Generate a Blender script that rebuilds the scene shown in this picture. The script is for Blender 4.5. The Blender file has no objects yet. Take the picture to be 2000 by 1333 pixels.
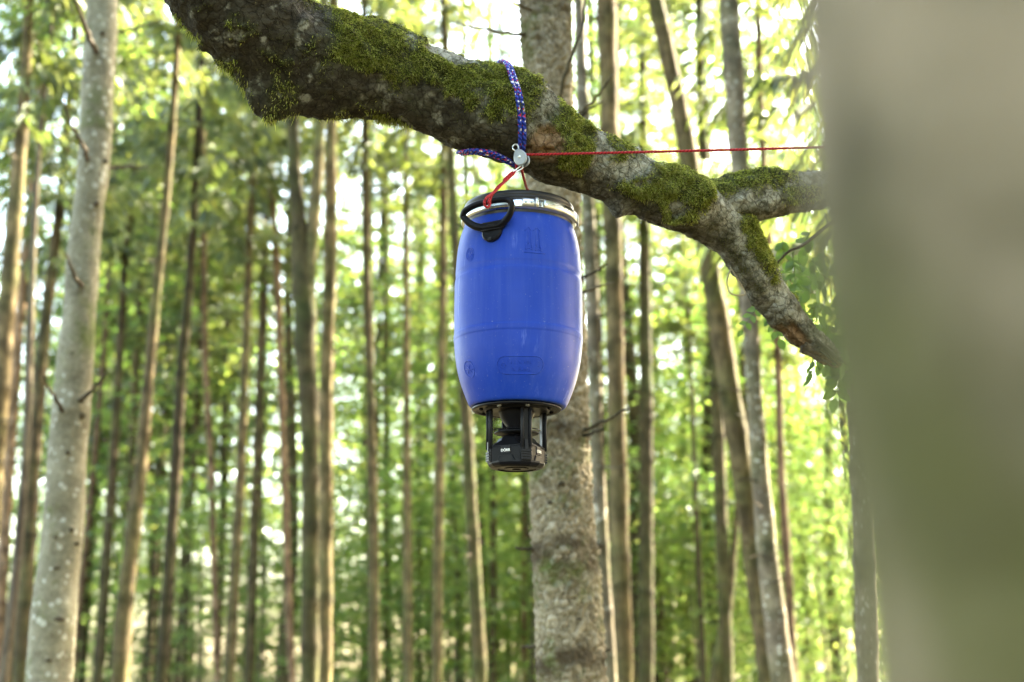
import bpy, math, random
import numpy as np
from mathutils import Vector, Matrix

R = math.radians
rng = np.random.default_rng(7)
random.seed(7)
scene = bpy.context.scene
C = scene.collection

# ------------------------------------------------------------------ camera
F = 2000.0 * 50 / 36          # focal length in photograph pixels
CX, CY = 1000.0, 666.5
PITCH = R(13.0)
CAM = np.array([0.0, 0.0, 1.65])
cam = bpy.data.cameras.new('camera')
cam.lens = 50
cam.sensor_width = 36
cam.clip_start = 0.05
cam.clip_end = 2000
cam.dof.use_dof = True
cam.dof.focus_distance = 3.58
cam.dof.aperture_fstop = 2.6
cam.dof.aperture_blades = 0
camo = bpy.data.objects.new('camera', cam)
C.objects.link(camo)
camo.location = CAM
camo.rotation_euler = (R(90) + PITCH, 0, 0)
scene.camera = camo
FWD = np.array([0, math.cos(PITCH), math.sin(PITCH)])
UP = np.array([0, -math.sin(PITCH), math.cos(PITCH)])
RT = np.array([1.0, 0, 0])

# ------------------------------------------------------------------ light
SUN_AZ, SUN_EL = R(52), R(36)
world = bpy.data.worlds.new('World')
scene.world = world
world.use_nodes = True
wn = world.node_tree.nodes
sky = wn.new('ShaderNodeTexSky')
sky.sky_type = 'NISHITA'
sky.sun_disc = False
sky.sun_elevation = SUN_EL
sky.sun_rotation = SUN_AZ
sky.air_density = 1.0
sky.dust_density = 2.5
world.node_tree.links.new(sky.outputs[0], wn['Background'].inputs[0])
wn['Background'].inputs[1].default_value = 0.15
sl = bpy.data.lights.new('sun', 'SUN')
sl.energy = 5.0
sl.angle = R(0.5)
sl.color = (1.0, 0.96, 0.88)
so = bpy.data.objects.new('sun', sl)
C.objects.link(so)
SD = Vector((math.sin(SUN_AZ) * math.cos(SUN_EL), math.cos(SUN_AZ) * math.cos(SUN_EL), math.sin(SUN_EL)))
so.rotation_euler = (-SD).to_track_quat('-Z', 'Y').to_euler()
so.location = (0, 0, 30)
vs = scene.view_settings
vs.view_transform = 'Standard'
vs.look = 'None'
vs.gamma = 1
vs.use_curve_mapping = False
vs.exposure = 4.2
vs.use_white_balance = True
vs.white_balance_temperature = 7900
vs.white_balance_tint = 6
cy = scene.cycles
cy.use_denoising = True
cy.use_adaptive_sampling = False
cy.max_bounces = 5
cy.diffuse_bounces = 4
cy.glossy_bounces = 2
cy.transmission_bounces = 3
cy.sample_clamp_indirect = 8.0
cy.caustics_reflective = False
cy.caustics_refractive = False


# ------------------------------------------------------------------ helpers
def P(px, py, d):
    """world point seen at photograph pixel (px, py), d metres along the view axis"""
    return CAM + d * (FWD + RT * ((px - CX) / F) - UP * ((py - CY) / F))


def Q(px, py, Y):
    """world point seen at a pixel, on the upright plane Y metres ahead"""
    d = FWD + RT * ((px - CX) / F) - UP * ((py - CY) / F)
    return CAM + d * (Y / d[1])


def hash3(i, j, k, s):
    n = (i * 374761393 + j * 668265263 + k * 2147483647 + s * 1274126177) & 0xFFFFFFFF
    n = ((n ^ (n >> 13)) * 1274126177) & 0xFFFFFFFF
    n = (n ^ (n >> 16)) & 0xFFFFFF
    return n / float(0xFFFFFF)


def vnoise(p, s=0):
    p = np.asarray(p, float)
    i = np.floor(p).astype(np.int64)
    f = p - i
    f = f * f * (3 - 2 * f)
    r = 0
    for a in (0, 1):
        for b in (0, 1):
            for c in (0, 1):
                w = (f[:, 0] if a else 1 - f[:, 0]) * (f[:, 1] if b else 1 - f[:, 1]) * (f[:, 2] if c else 1 - f[:, 2])
                r = r + w * hash3(i[:, 0] + a, i[:, 1] + b, i[:, 2] + c, s)
    return r * 2 - 1


def fbm(p, octs=4, s=0):
    r, a = 0, 1.0
    p = np.asarray(p, float)
    for o in range(octs):
        r = r + a * vnoise(p * 2 ** o, s + o)
        a *= 0.5
    return r


def worley2(u, v, s=0):
    """distance to nearest and second nearest feature point, and a cell id value"""
    iu, iv = np.floor(u).astype(np.int64), np.floor(v).astype(np.int64)
    d1 = np.full(u.shape, 9.0)
    d2 = np.full(u.shape, 9.0)
    cid = np.zeros(u.shape)
    for a in (-1, 0, 1):
        for b in (-1, 0, 1):
            x = iu + a + hash3(iu + a, iv + b, iu * 0 + 5, s)
            y = iv + b + hash3(iu + a, iv + b, iu * 0 + 9, s)
            d = np.hypot(x - u, y - v)
            c = hash3(iu + a, iv + b, iu * 0 + 17, s)
            near = d < d1
            d2 = np.where(near, d1, np.minimum(d2, d))
            cid = np.where(near, c, cid)
            d1 = np.where(near, d, d1)
    return d1, d2, cid


def mesh(name, V, faces, smooth=True, uv=None, attrs=None):
    """faces: list of (m,3) / (m,4) integer arrays"""
    me = bpy.data.meshes.new(name)
    V = np.asarray(V, np.float32)
    faces = [np.asarray(f, np.int32) for f in faces if len(f)]
    nl = sum(f.size for f in faces)
    npol = sum(len(f) for f in faces)
    me.vertices.add(len(V))
    me.vertices.foreach_set('co', V.ravel())
    me.loops.add(nl)
    li = np.concatenate([f.ravel() for f in faces])
    me.loops.foreach_set('vertex_index', li)
    me.polygons.add(npol)
    tot = np.concatenate([np.full(len(f), f.shape[1], np.int32) for f in faces])
    st = np.concatenate([[0], np.cumsum(tot)[:-1]]).astype(np.int32)
    me.polygons.foreach_set('loop_start', st)
    me.polygons.foreach_set('loop_total', tot)
    me.polygons.foreach_set('use_smooth', np.full(npol, smooth))
    if uv is not None:
        l = me.uv_layers.new(name='UVMap')
        l.data.foreach_set('uv', np.asarray(uv, np.float32)[li].ravel())
    for k, a in (attrs or {}).items():
        at = me.attributes.new(k, 'FLOAT', 'POINT')
        at.data.foreach_set('value', np.asarray(a, np.float32))
    me.update(calc_edges=True)
    return me


def obj(name, me, mat=None, parent=None):
    o = bpy.data.objects.new(name, me)
    if mat is not None and me is not None and not me.materials:
        me.materials.append(mat)
    C.objects.link(o)
    if parent is not None:
        o.parent = parent
    return o


def tag(o, label, cat, group=None):
    o['label'] = label
    o['category'] = cat
    if group:
        o['group'] = group
    return o


def thing(name, label, cat, loc=(0, 0, 0), group=None):
    o = obj(name, None)
    o.empty_display_size = 0.1
    o.location = loc
    return tag(o, label, cat, group)


def resample(pts, n):
    """Catmull-Rom through rows of pts (any columns), n samples even along the index"""
    p = np.asarray(pts, float)
    p = np.vstack([2 * p[0] - p[1], p, 2 * p[-1] - p[-2]])
    t = np.linspace(0, len(pts) - 1 - 1e-9, n)
    i = t.astype(int)
    f = (t - i)[:, None]
    a, b, c, d = p[i], p[i + 1], p[i + 2], p[i + 3]
    return 0.5 * ((2 * b) + (c - a) * f + (2 * a - 5 * b + 4 * c - d) * f ** 2 + (3 * b - a - 3 * c + d) * f ** 3)


def grid_faces(n, m, closed=True):
    """n rings of m points"""
    i = np.arange(n - 1)[:, None]
    j = np.arange(m if closed else m - 1)[None, :]
    a = i * m + j
    b = i * m + (j + 1) % m
    return np.stack([a, b, b + m, a + m], -1).reshape(-1, 4)


def tube(path, rad, seg=8, closed=False, caps=True, flat=None):
    """-> V, faces, uv ; parallel-transport frames. flat=(a,b) scales the two cross axes"""
    p = np.asarray(path, float)
    n = len(p)
    rad = np.broadcast_to(np.asarray(rad, float), (n,))
    if closed:
        t = np.roll(p, -1, 0) - np.roll(p, 1, 0)
    else:
        t = np.gradient(p, axis=0)
    t /= np.linalg.norm(t, axis=1)[:, None] + 1e-12
    up = np.array([0, 0, 1.0]) if abs(t[0][2]) < 0.9 else np.array([1.0, 0, 0])
    u = np.zeros_like(p)
    u[0] = np.cross(t[0], up)
    u[0] /= np.linalg.norm(u[0])
    for i in range(1, n):
        x = u[i - 1] - t[i] * np.dot(u[i - 1], t[i])
        u[i] = x / (np.linalg.norm(x) + 1e-12)
    w = np.cross(t, u)
    a = np.linspace(0, 2 * math.pi, seg, endpoint=False)
    fa, fb = flat or (1, 1)
    V = p[:, None] + rad[:, None, None] * (np.cos(a)[None, :, None] * u[:, None] * fa + np.sin(a)[None, :, None] * w[:, None] * fb)
    V = V.reshape(-1, 3)
    s = np.concatenate([[0], np.cumsum(np.linalg.norm(np.diff(p, axis=0), axis=1))])
    uv = np.stack([np.repeat(s, seg), np.tile(a / (2 * math.pi), n)], -1)
    fs = [grid_faces(n, seg)]
    if closed:
        j = np.arange(seg)
        fs.append(np.stack([(n - 1) * seg + j, (n - 1) * seg + (j + 1) % seg, (j + 1) % seg, j], -1))
    elif caps:
        V = np.vstack([V, p[0], p[-1]])
        uv = np.vstack([uv, [0, 0], [s[-1], 0]])
        j = np.arange(seg)
        k = n * seg
        fs.append(np.stack([(j + 1) % seg, j, np.full(seg, k)], -1))
        fs.append(np.stack([(n - 1) * seg + j, (n - 1) * seg + (j + 1) % seg, np.full(seg, k + 1)], -1))
    return V, fs, uv


def lathe(prof, seg=96):
    """prof rows (r, z) from top to bottom or reverse"""
    prof = np.asarray(prof, float)
    a = np.linspace(0, 2 * math.pi, seg, endpoint=False)
    V = np.stack([prof[:, 0:1] * np.sin(a), -prof[:, 0:1] * np.cos(a), np.repeat(prof[:, 1:2], seg, 1)], -1).reshape(-1, 3)
    return V, [grid_faces(len(prof), seg)]


def prism(outline, depth, bev=0.0):
    """closed outline (n,2) in x,z extruded along y from 0 (front) to depth, with bevelled front edge -> V, faces"""
    o = np.asarray(outline, float)
    n = len(o)
    c = o.mean(0)
    rings = []
    if bev:
        q = c + (o - c) * (1 - bev / np.maximum(np.linalg.norm(o - c, axis=1, keepdims=True), 1e-6))
        rings.append(np.stack([q[:, 0], np.zeros(n), q[:, 1]], -1))
        rings.append(np.stack([o[:, 0], np.full(n, bev * 0.8), o[:, 1]], -1))
    else:
        rings.append(np.stack([o[:, 0], np.zeros(n), o[:, 1]], -1))
    rings.append(np.stack([o[:, 0], np.full(n, depth), o[:, 1]], -1))
    V = np.vstack(rings)
    k = len(V)
    V = np.vstack([V, [rings[0].mean(0)], [rings[-1].mean(0)]])
    j = np.arange(n)
    L = (len(rings) - 1) * n
    fs = [grid_faces(len(rings), n), np.stack([(j + 1) % n, j, np.full(n, k)], -1), np.stack([L + j, L + (j + 1) % n, np.full(n, k + 1)], -1)]
    return V, fs


def join(parts):
    Vs, fs, off = [], [], 0
    for p in parts:
        V, f = p[0], p[1]
        Vs.append(V)
        fs += [x + off for x in f]
        off += len(V)
    return np.vstack(Vs), fs


def xf(part, M):
    M = np.array(M)
    V = np.asarray(part[0]) @ M[:3, :3].T + M[:3, 3]
    return (V,) + tuple(part[1:])


def box(x0, x1, y0, y1, z0, z1):
    V = np.array([[x, y, z] for z in (z0, z1) for y in (y0, y1) for x in (x0, x1)], float)
    return V, [np.array([[0, 2, 3, 1], [4, 5, 7, 6], [0, 1, 5, 4], [2, 6, 7, 3], [0, 4, 6, 2], [1, 3, 7, 5]])]


# ------------------------------------------------------------------ materials
def M_(name, rough=0.8, spec=0.3):
    m = bpy.data.materials.new(name)
    m.use_nodes = True
    t = m.node_tree
    b = t.nodes['Principled BSDF']
    b.inputs['Roughness'].default_value = rough
    b.inputs['Specular IOR Level'].default_value = spec
    return m, t, b


def nd(t, kind, **kw):
    n = t.nodes.new(kind)
    for k, v in kw.items():
        if k.startswith('i_'):
            key = k[2:]
            key = int(key) if key.isdigit() else key.replace('_', ' ')
            n.inputs[key].default_value = v
        else:
            setattr(n, k, v)
    return n


def ramp(t, src, stops):
    r = t.nodes.new('ShaderNodeValToRGB')
    e = r.color_ramp.elements
    while len(e) < len(stops):
        e.new(0.5)
    for i, (p, c) in enumerate(stops):
        e[i].position = p
        e[i].color = tuple(c) + ((1,) if len(c) == 3 else ())
    t.links.new(src, r.inputs[0])
    return r


def mixc(t, fac, a, b, mode='MIX'):
    m = t.nodes.new('ShaderNodeMix')
    m.data_type = 'RGBA'
    m.blend_type = mode
    for i, s in ((0, fac), (6, a), (7, b)):
        if hasattr(s, 'is_linked') or isinstance(s, bpy.types.NodeSocket):
            t.links.new(s, m.inputs[i])
        elif i == 0:
            m.inputs[0].default_value = s
        else:
            m.inputs[i].default_value = tuple(s) + (1,)
    return m.outputs[2]


def plain(name, col, rough=0.5, metal=0.0, spec=0.5, bump=0.0, bscale=200):
    m, t, b = M_(name, rough, spec)
    b.inputs['Metallic'].default_value = metal
    tc = nd(t, 'ShaderNodeTexCoord')
    no = nd(t, 'ShaderNodeTexNoise', i_Scale=14.0, i_Detail=5.0)
    t.links.new(tc.outputs['Object'], no.inputs[0])
    r = ramp(t, no.outputs[0], [(0.3, [c * 0.8 for c in col]), (0.7, [min(1, c * 1.15) for c in col])])
    t.links.new(r.outputs[0], b.inputs['Base Color'])
    rr = nd(t, 'ShaderNodeMapRange', i_1=0.3, i_2=0.7, i_3=max(0.05, rough - 0.1), i_4=min(1, rough + 0.12))
    t.links.new(no.outputs[0], rr.inputs[0])
    t.links.new(rr.outputs[0], b.inputs['Roughness'])
    if bump:
        n2 = nd(t, 'ShaderNodeTexNoise', i_Scale=bscale, i_Detail=3.0)
        t.links.new(tc.outputs['Object'], n2.inputs[0])
        bp = nd(t, 'ShaderNodeBump', i_Strength=bump, i_Distance=0.002)
        t.links.new(n2.outputs[0], bp.inputs['Height'])
        t.links.new(bp.outputs[0], b.inputs['Normal'])
    return m


def bark(name, dark, mid, light, algae=0.3, lichen=0.0, stretch=0.25, scale=14, bump=0.6):
    m, t, b = M_(name, 0.9, 0.15)
    tc = nd(t, 'ShaderNodeTexCoord')
    mp = nd(t, 'ShaderNodeMapping')
    mp.inputs['Scale'].default_value = (1, 1, stretch)
    t.links.new(tc.outputs['Object'], mp.inputs[0])
    n1 = nd(t, 'ShaderNodeTexNoise', i_Scale=scale, i_Detail=8.0, i_Roughness=0.65)
    t.links.new(mp.outputs[0], n1.inputs[0])
    col = ramp(t, n1.outputs[0], [(0.28, dark), (0.5, mid), (0.75, light)]).outputs[0]
    n2 = nd(t, 'ShaderNodeTexNoise', i_Scale=1.3, i_Detail=4.0, i_Roughness=0.6)
    t.links.new(tc.outputs['Object'], n2.inputs[0])
    if algae:
        f = ramp(t, n2.outputs[0], [(0.45, (0, 0, 0)), (0.68, (algae, algae, algae))])
        col = mixc(t, f.outputs[0], col, (0.05, 0.065, 0.018))
    if lichen:
        n3 = nd(t, 'ShaderNodeTexVoronoi', i_Scale=16.0)
        n4 = nd(t, 'ShaderNodeTexNoise', i_Scale=2.5, i_Detail=3.0)
        t.links.new(tc.outputs['Object'], n3.inputs[0])
        t.links.new(tc.outputs['Object'], n4.inputs[0])
        mth = nd(t, 'ShaderNodeMath', operation='SUBTRACT')
        t.links.new(n4.outputs[0], mth.inputs[0])
        t.links.new(n3.outputs[0], mth.inputs[1])
        f = ramp(t, mth.outputs[0], [(0.28, (0, 0, 0)), (0.38, (lichen, lichen, lichen))])
        col = mixc(t, f.outputs[0], col, (0.52, 0.54, 0.48))
    n5 = nd(t, 'ShaderNodeTexNoise', i_Scale=5.0, i_Detail=3.0, i_Roughness=0.6)
    t.links.new(tc.outputs['Object'], n5.inputs[0])
    col = mixc(t, 1.0, col, ramp(t, n5.outputs[0], [(0.32, (0.5, 0.5, 0.48)), (0.68, (1.35, 1.3, 1.25))]).outputs[0], 'MULTIPLY')
    an = nd(t, 'ShaderNodeAttribute', attribute_name='node')
    col = mixc(t, an.outputs['Fac'], col, [c * 0.6 for c in dark])
    oi = nd(t, 'ShaderNodeObjectInfo')
    hs = nd(t, 'ShaderNodeHueSaturation')
    mr = nd(t, 'ShaderNodeMapRange', i_3=0.65, i_4=1.35)
    t.links.new(oi.outputs['Random'], mr.inputs[0])
    t.links.new(mr.outputs[0], hs.inputs['Value'])
    t.links.new(col, hs.inputs['Color'])
    t.links.new(hs.outputs[0], b.inputs['Base Color'])
    bp = nd(t, 'ShaderNodeBump', i_Strength=bump, i_Distance=0.02)
    t.links.new(n1.outputs[0], bp.inputs['Height'])
    t.links.new(bp.outputs[0], b.inputs['Normal'])
    return m


def leaf_mat(name, cols, trans, tmix=0.5, rough=0.45, gloss=0.06):
    """cols: reflect colours along Random Per Island; trans: transmitted colours"""
    m = bpy.data.materials.new(name)
    m.use_nodes = True
    t = m.node_tree
    t.nodes.clear()
    out = nd(t, 'ShaderNodeOutputMaterial')
    ge = nd(t, 'ShaderNodeNewGeometry')
    k = len(cols) - 1
    c1 = ramp(t, ge.outputs['Random Per Island'], [(i / max(k, 1), c) for i, c in enumerate(cols)])
    c2 = ramp(t, ge.outputs['Random Per Island'], [(i / max(k, 1), c) for i, c in enumerate(trans)])
    d = nd(t, 'ShaderNodeBsdfDiffuse')
    tr = nd(t, 'ShaderNodeBsdfTranslucent')
    gl = nd(t, 'ShaderNodeBsdfGlossy', i_Roughness=rough)
    gl.inputs[0].default_value = (0.8, 0.85, 0.8, 1)
    t.links.new(c1.outputs[0], d.inputs[0])
    t.links.new(c2.outputs[0], tr.inputs[0])
    m1 = nd(t, 'ShaderNodeMixShader', i_0=tmix)
    m2 = nd(t, 'ShaderNodeMixShader', i_0=gloss)
    t.links.new(d.outputs[0], m1.inputs[1])
    t.links.new(tr.outputs[0], m1.inputs[2])
    t.links.new(m1.outputs[0], m2.inputs[1])
    t.links.new(gl.outputs[0], m2.inputs[2])
    t.links.new(m2.outputs[0], out.inputs[0])
    return m


MAT = {}
MAT['spruce'] = bark('spruce_bark', (0.030, 0.022, 0.011), (0.080, 0.060, 0.030), (0.15, 0.115, 0.060), algae=0.6)
MAT['dark'] = bark('dark_spruce_bark', (0.016, 0.012, 0.006), (0.042, 0.031, 0.016), (0.085, 0.064, 0.034), algae=0.5)
MAT['orange'] = bark('sunlit_pine_bark', (0.06, 0.037, 0.022), (0.15, 0.095, 0.055), (0.28, 0.19, 0.12), algae=0.1)
MAT['grey'] = bark('grey_bark', (0.06, 0.05, 0.034), (0.12, 0.10, 0.072), (0.20, 0.175, 0.13), algae=0.6, lichen=0.5)
MAT['moss_trunk'] = bark('mossy_trunk_bark', (0.028, 0.024, 0.011), (0.07, 0.056, 0.027), (0.12, 0.10, 0.05), algae=1.0)
def near_bark():
    m, t, b = M_('near_trunk_bark', 0.9, 0.15)
    tc = nd(t, 'ShaderNodeTexCoord')
    n1 = nd(t, 'ShaderNodeTexNoise', i_Scale=9.0, i_Detail=5.0, i_Roughness=0.6)
    n2 = nd(t, 'ShaderNodeTexNoise', i_Scale=5.5, i_Detail=4.0, i_Roughness=0.6)
    n3 = nd(t, 'ShaderNodeTexNoise', i_Scale=90.0, i_Detail=4.0)
    for k in (n1, n2, n3):
        t.links.new(tc.outputs['Object'], k.inputs[0])
    col = ramp(t, n1.outputs[0], [(0.40, (0.08, 0.066, 0.042)), (0.5, (0.165, 0.135, 0.092)), (0.60, (0.27, 0.215, 0.155))]).outputs[0]
    ge = nd(t, 'ShaderNodeNewGeometry')
    sx = nd(t, 'ShaderNodeSeparateXYZ')
    t.links.new(ge.outputs['Position'], sx.inputs[0])
    mz = nd(t, 'ShaderNodeMapRange', i_1=1.66, i_2=1.80, i_3=0.07, i_4=-0.07)
    t.links.new(sx.outputs[2], mz.inputs[0])
    sm = nd(t, 'ShaderNodeMath', operation='ADD')
    t.links.new(n2.outputs[0], sm.inputs[0])
    t.links.new(mz.outputs[0], sm.inputs[1])
    col = mixc(t, ramp(t, sm.outputs[0], [(0.44, (0.06,) * 3), (0.60, (0.75,) * 3)]).outputs[0], col, (0.085, 0.086, 0.026))
    t.links.new(col, b.inputs['Base Color'])
    bp = nd(t, 'ShaderNodeBump', i_Strength=0.6, i_Distance=0.01)
    t.links.new(n3.outputs[0], bp.inputs['Height'])
    t.links.new(bp.outputs[0], b.inputs['Normal'])
    return m


MAT['near_old'] = bark('near_trunk_bark_b', (0.22, 0.20, 0.14), (0.33, 0.29, 0.22), (0.45, 0.40, 0.32), algae=0.9, stretch=0.6, scale=9)
MAT['near'] = near_bark()
MAT['dead'] = bark('dead_branch_bark', (0.03, 0.024, 0.017), (0.07, 0.056, 0.04), (0.15, 0.125, 0.09), algae=0.3, scale=40)
MAT['needle'] = leaf_mat('spruce_needles', [(0.025, 0.045, 0.015), (0.045, 0.072, 0.022), (0.075, 0.095, 0.03)],
                         [(0.08, 0.12, 0.025), (0.14, 0.19, 0.035), (0.26, 0.28, 0.06)], 0.5)
MAT['beech'] = leaf_mat('beech_leaves', [(0.04, 0.08, 0.022), (0.055, 0.105, 0.028), (0.085, 0.115, 0.03)],
                        [(0.10, 0.20, 0.04), (0.17, 0.30, 0.055), (0.36, 0.40, 0.08)], 0.55)
MAT['young'] = leaf_mat('young_beech_leaves', [(0.05, 0.10, 0.028), (0.075, 0.13, 0.035), (0.11, 0.15, 0.04)],
                        [(0.20, 0.34, 0.085), (0.27, 0.42, 0.10), (0.42, 0.47, 0.12)], 0.6)
MAT['ash'] = leaf_mat('ash_leaves', [(0.035, 0.07, 0.018), (0.05, 0.095, 0.02), (0.07, 0.11, 0.025)],
                      [(0.09, 0.19, 0.03), (0.13, 0.25, 0.035), (0.20, 0.30, 0.05)], 0.5, gloss=0.03)
MAT['moss'] = leaf_mat('moss', [(0.03, 0.035, 0.008), (0.11, 0.13, 0.022), (0.23, 0.27, 0.045), (0.40, 0.43, 0.11), (0.25, 0.21, 0.10)],
                       [(0.04, 0.05, 0.01), (0.16, 0.20, 0.03), (0.30, 0.36, 0.05), (0.46, 0.52, 0.10), (0.28, 0.25, 0.09)], 0.35, gloss=0.02)

# ------------------------------------------------------------------ setting: ground
gm, gt, gb = M_('forest_floor', 0.95, 0.1)
tc = nd(gt, 'ShaderNodeTexCoord')
g1 = nd(gt, 'ShaderNodeTexNoise', i_Scale=0.6, i_Detail=8.0)
gt.links.new(tc.outputs['Object'], g1.inputs[0])
gt.links.new(ramp(gt, g1.outputs[0], [(0.35, (0.05, 0.036, 0.02)), (0.55, (0.07, 0.058, 0.03)), (0.7, (0.05, 0.065, 0.022))]).outputs[0], gb.inputs['Base Color'])
n = 161
xs = np.linspace(-1, 1, n)
xs = np.sign(xs) * np.abs(xs) ** 2.2 * 400
gx, gy = np.meshgrid(xs, xs)
gz = 0.10 * fbm(np.stack([gx.ravel() * 0.35, gy.ravel() * 0.35, gx.ravel() * 0], -1), 4, 3)
gr = obj('ground', mesh('ground', np.stack([gx.ravel(), gy.ravel() + 30, gz], -1), [grid_faces(n, n, False)]), gm)
gr['kind'] = 'structure'


# ------------------------------------------------------------------ foliage prototypes (shared mesh data)
def cards(base, direc, side, length, width, droop=0.0):
    """pointed leaf cards: 4 verts, folded rhomb. arrays (n,3)"""
    b = base
    d = direc * length[:, None]
    s = side * width[:, None] * 0.5
    mid = b + d * 0.45
    tip = b + d
    tip = tip - np.array([0, 0, 1]) * (droop * length)[:, None]
    V = np.stack([b, mid + s, tip, mid - s], 1).reshape(-1, 3)
    k = np.arange(len(b))[:, None] * 4
    return V, [k + np.array([[0, 1, 2, 3]])]


def unit(v):
    return v / (np.linalg.norm(v, axis=-1, keepdims=True) + 1e-12)


def spruce_crown(seed, L=14.0, Rm=2.3, whorl=0.42, gap=0.0):
    r = np.random.default_rng(seed)
    B, D, S, Ln, W = [], [], [], [], []
    z = 0.0
    while z < L:
        frac = z / L
        low = min(1.0, 0.45 + z / 2.5)          # sparse ragged skirt at the bottom
        nb = r.integers(4, 7)
        for _ in range(nb):
            if r.random() < gap:
                continue
            az = r.uniform(0, 2 * math.pi)
            ln = Rm * (1 - frac) ** 0.75 * r.uniform(0.55, 1.1) * low
            if ln < 0.15:
                ln = 0.15
            m = max(4, int(ln / 0.085))
            s = np.linspace(0.12, 1, m)
            out = np.array([math.cos(az), math.sin(az), 0])
            side = np.array([-math.sin(az), math.cos(az), 0])
            dz = -0.35 * ln * s + 0.28 * ln * s ** 3 * 1.2 + (0.25 - 0.2 * (1 - frac)) * ln * s
            pts = out[None] * (ln * s)[:, None] + np.array([0, 0, 1.0])[None] * (dz + z)[:, None]
            for sg in (-1, 1):
                tl = (0.15 + 0.5 * ln * 0.4 * np.sin(np.clip(s, 0, 1) * math.pi * 0.85 + 0.25)) * r.uniform(0.6, 1.2, m)
                dd = unit(out[None] * 0.7 + sg * side[None] * r.uniform(0.5, 1.1, (m, 1)) + np.array([0, 0, -1.0]) * r.uniform(0.1, 0.9, (m, 1)))
                sd = unit(np.cross(dd, r.normal(size=(m, 3))))
                B.append(pts)
                D.append(dd)
                S.append(sd)
                Ln.append(tl)
                W.append(r.uniform(0.05, 0.10, m))
        z += whorl * r.uniform(0.7, 1.3) * (1 - 0.4 * frac)
    V, f = cards(np.vstack(B), np.vstack(D), np.vstack(S), np.concatenate(Ln), np.concatenate(W), 0.25)
    return mesh('spruce_crown', V, f, smooth=False)


def beech_crown(seed, H=5.0, Rm=1.6, nspray=120, leaf=0.085, z0=0.12):
    r = np.random.default_rng(seed)
    B, D, S, Ln, W = [], [], [], [], []
    for _ in range(nspray):
        zz = H * (z0 + (1 - z0) * r.random() ** 0.9)
        rr = Rm * (math.sin(math.pi * min(1, 0.15 + 0.85 * zz / H)) ** 0.6 + 0.12) * r.random() ** 0.5
        az = r.uniform(0, 2 * math.pi)
        c = np.array([rr * math.cos(az), rr * math.sin(az), zz])
        a2 = az + r.normal(0, 0.6)
        ax = np.array([math.cos(a2), math.sin(a2), r.normal(-0.05, 0.25)])
        sd0 = np.array([-math.sin(a2), math.cos(a2), r.normal(0, 0.25)])
        ln = r.uniform(0.35, 0.8) * Rm * 0.55
        m = int(r.integers(26, 44))
        s = r.uniform(-0.3, 1, m)
        w = r.normal(0, 0.33, m) * (1 - 0.6 * np.abs(s)) * ln
        p = c + ax * (s * ln)[:, None] + sd0 * w[:, None] + r.normal(0, 0.03, (m, 3))
        dd = unit(ax + sd0 * (np.sign(w) * 0.7)[:, None] + r.normal(0, 0.3, (m, 3)) + np.array([0, 0, -0.25]))
        ss = unit(np.cross(dd, np.array([0, 0, 1.0]) + r.normal(0, 0.35, (m, 3))))
        B.append(p); D.append(dd); S.append(ss)
        Ln.append(r.uniform(0.7, 1.2, m) * leaf)
        W.append(r.uniform(0.45, 0.65, m) * leaf)
    V, f = cards(np.vstack(B), np.vstack(D), np.vstack(S), np.concatenate(Ln), np.concatenate(W), 0.1)
    return mesh('beech_crown', V, f, smooth=False)


SPRUCE = [spruce_crown(11 + i, gap=0.12 * i) for i in range(4)]
for me in SPRUCE:
    me.materials.append(MAT['needle'])
TALL = [beech_crown(61 + i, H=14.0, Rm=3.0, nspray=270 + 50 * i, leaf=0.13, z0=0.22) for i in range(3)]
for me in TALL:
    me.materials.append(MAT['beech'])
BEECH = [beech_crown(31 + i, nspray=130 + 25 * i) for i in range(4)]
for me in BEECH:
    me.materials.append(MAT['young'])


SHADE_TREES = [(-9, -3, 3, 1.3), (-6.5, -6, 3, 1.3), (-3.6, -5, 4, 1.3), (3.2, -5, 3, 1.3), (6.5, -4, 3, 1.3), (9, -1, 3, 1.2), (-5, -10, 3, 1.4), (2.5, -12, 3, 1.3), (7, -9, 3, 1.4),
          (-8, 2.5, 4, 1.2), (7.5, 3, 4, 1.2), (6.5, 7.5, 5, 1.3), (9.5, 9.5, 4, 1.3), (8, 12, 4, 1.3), (12, 13, 3, 1.3),
          (5.2, 7.0, 3, 1.3), (7.4, 9.2, 3, 1.3), (10.6, 11.6, 3, 1.3), (13.5, 15.5, 3, 1.3), (17, 22, 3, 1.3), (15.5, 27, 3, 1.3), (21, 31, 3, 1.4), (25, 27, 3, 1.4), (19, 38, 3, 1.4), (27, 40, 3, 1.4), (-5.2, 1.0, 3, 1.2), (-5.6, 4.8, 3.4, 1.15), (5.0, 1.2, 3, 1.2), (4.9, 4.2, 3.4, 1.15)]


# ------------------------------------------------------------------ trees
def trunk_mesh(path, rad, seg, rough, name='trunk', whorls=None):
    """tapered trunk with uneven surface and knotty branch whorls"""
    at = None
    if whorls is not None:
        g = np.zeros(len(path))
        for zw, st in whorls:
            g = np.maximum(g, st * np.exp(-((path[:, 2] - zw) / 0.055) ** 2))
        rad = np.asarray(rad) * (1 + 0.16 * g)
    V, fs, uv = tube(path, rad, seg)
    k = len(path) * seg
    if whorls is not None:
        q = np.repeat(g, seg) * np.clip(0.55 + 0.9 * vnoise(V[:k] * np.array([16, 16, 9.0]), 31), 0, 1)
        at = {'node': np.append(q, [0, 0])}
    c = np.repeat(np.asarray(path), seg, 0)
    d = V[:k] - c
    rr = np.linalg.norm(d, axis=1, keepdims=True) + 1e-9
    V[:k] += d / rr * (fbm(V[:k] * np.array([9, 9, 2.5]), 3, 5) * rough)[:, None] * np.minimum(rr, 0.3)
    return mesh(name, V, fs, uv=uv, attrs=at)


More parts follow.
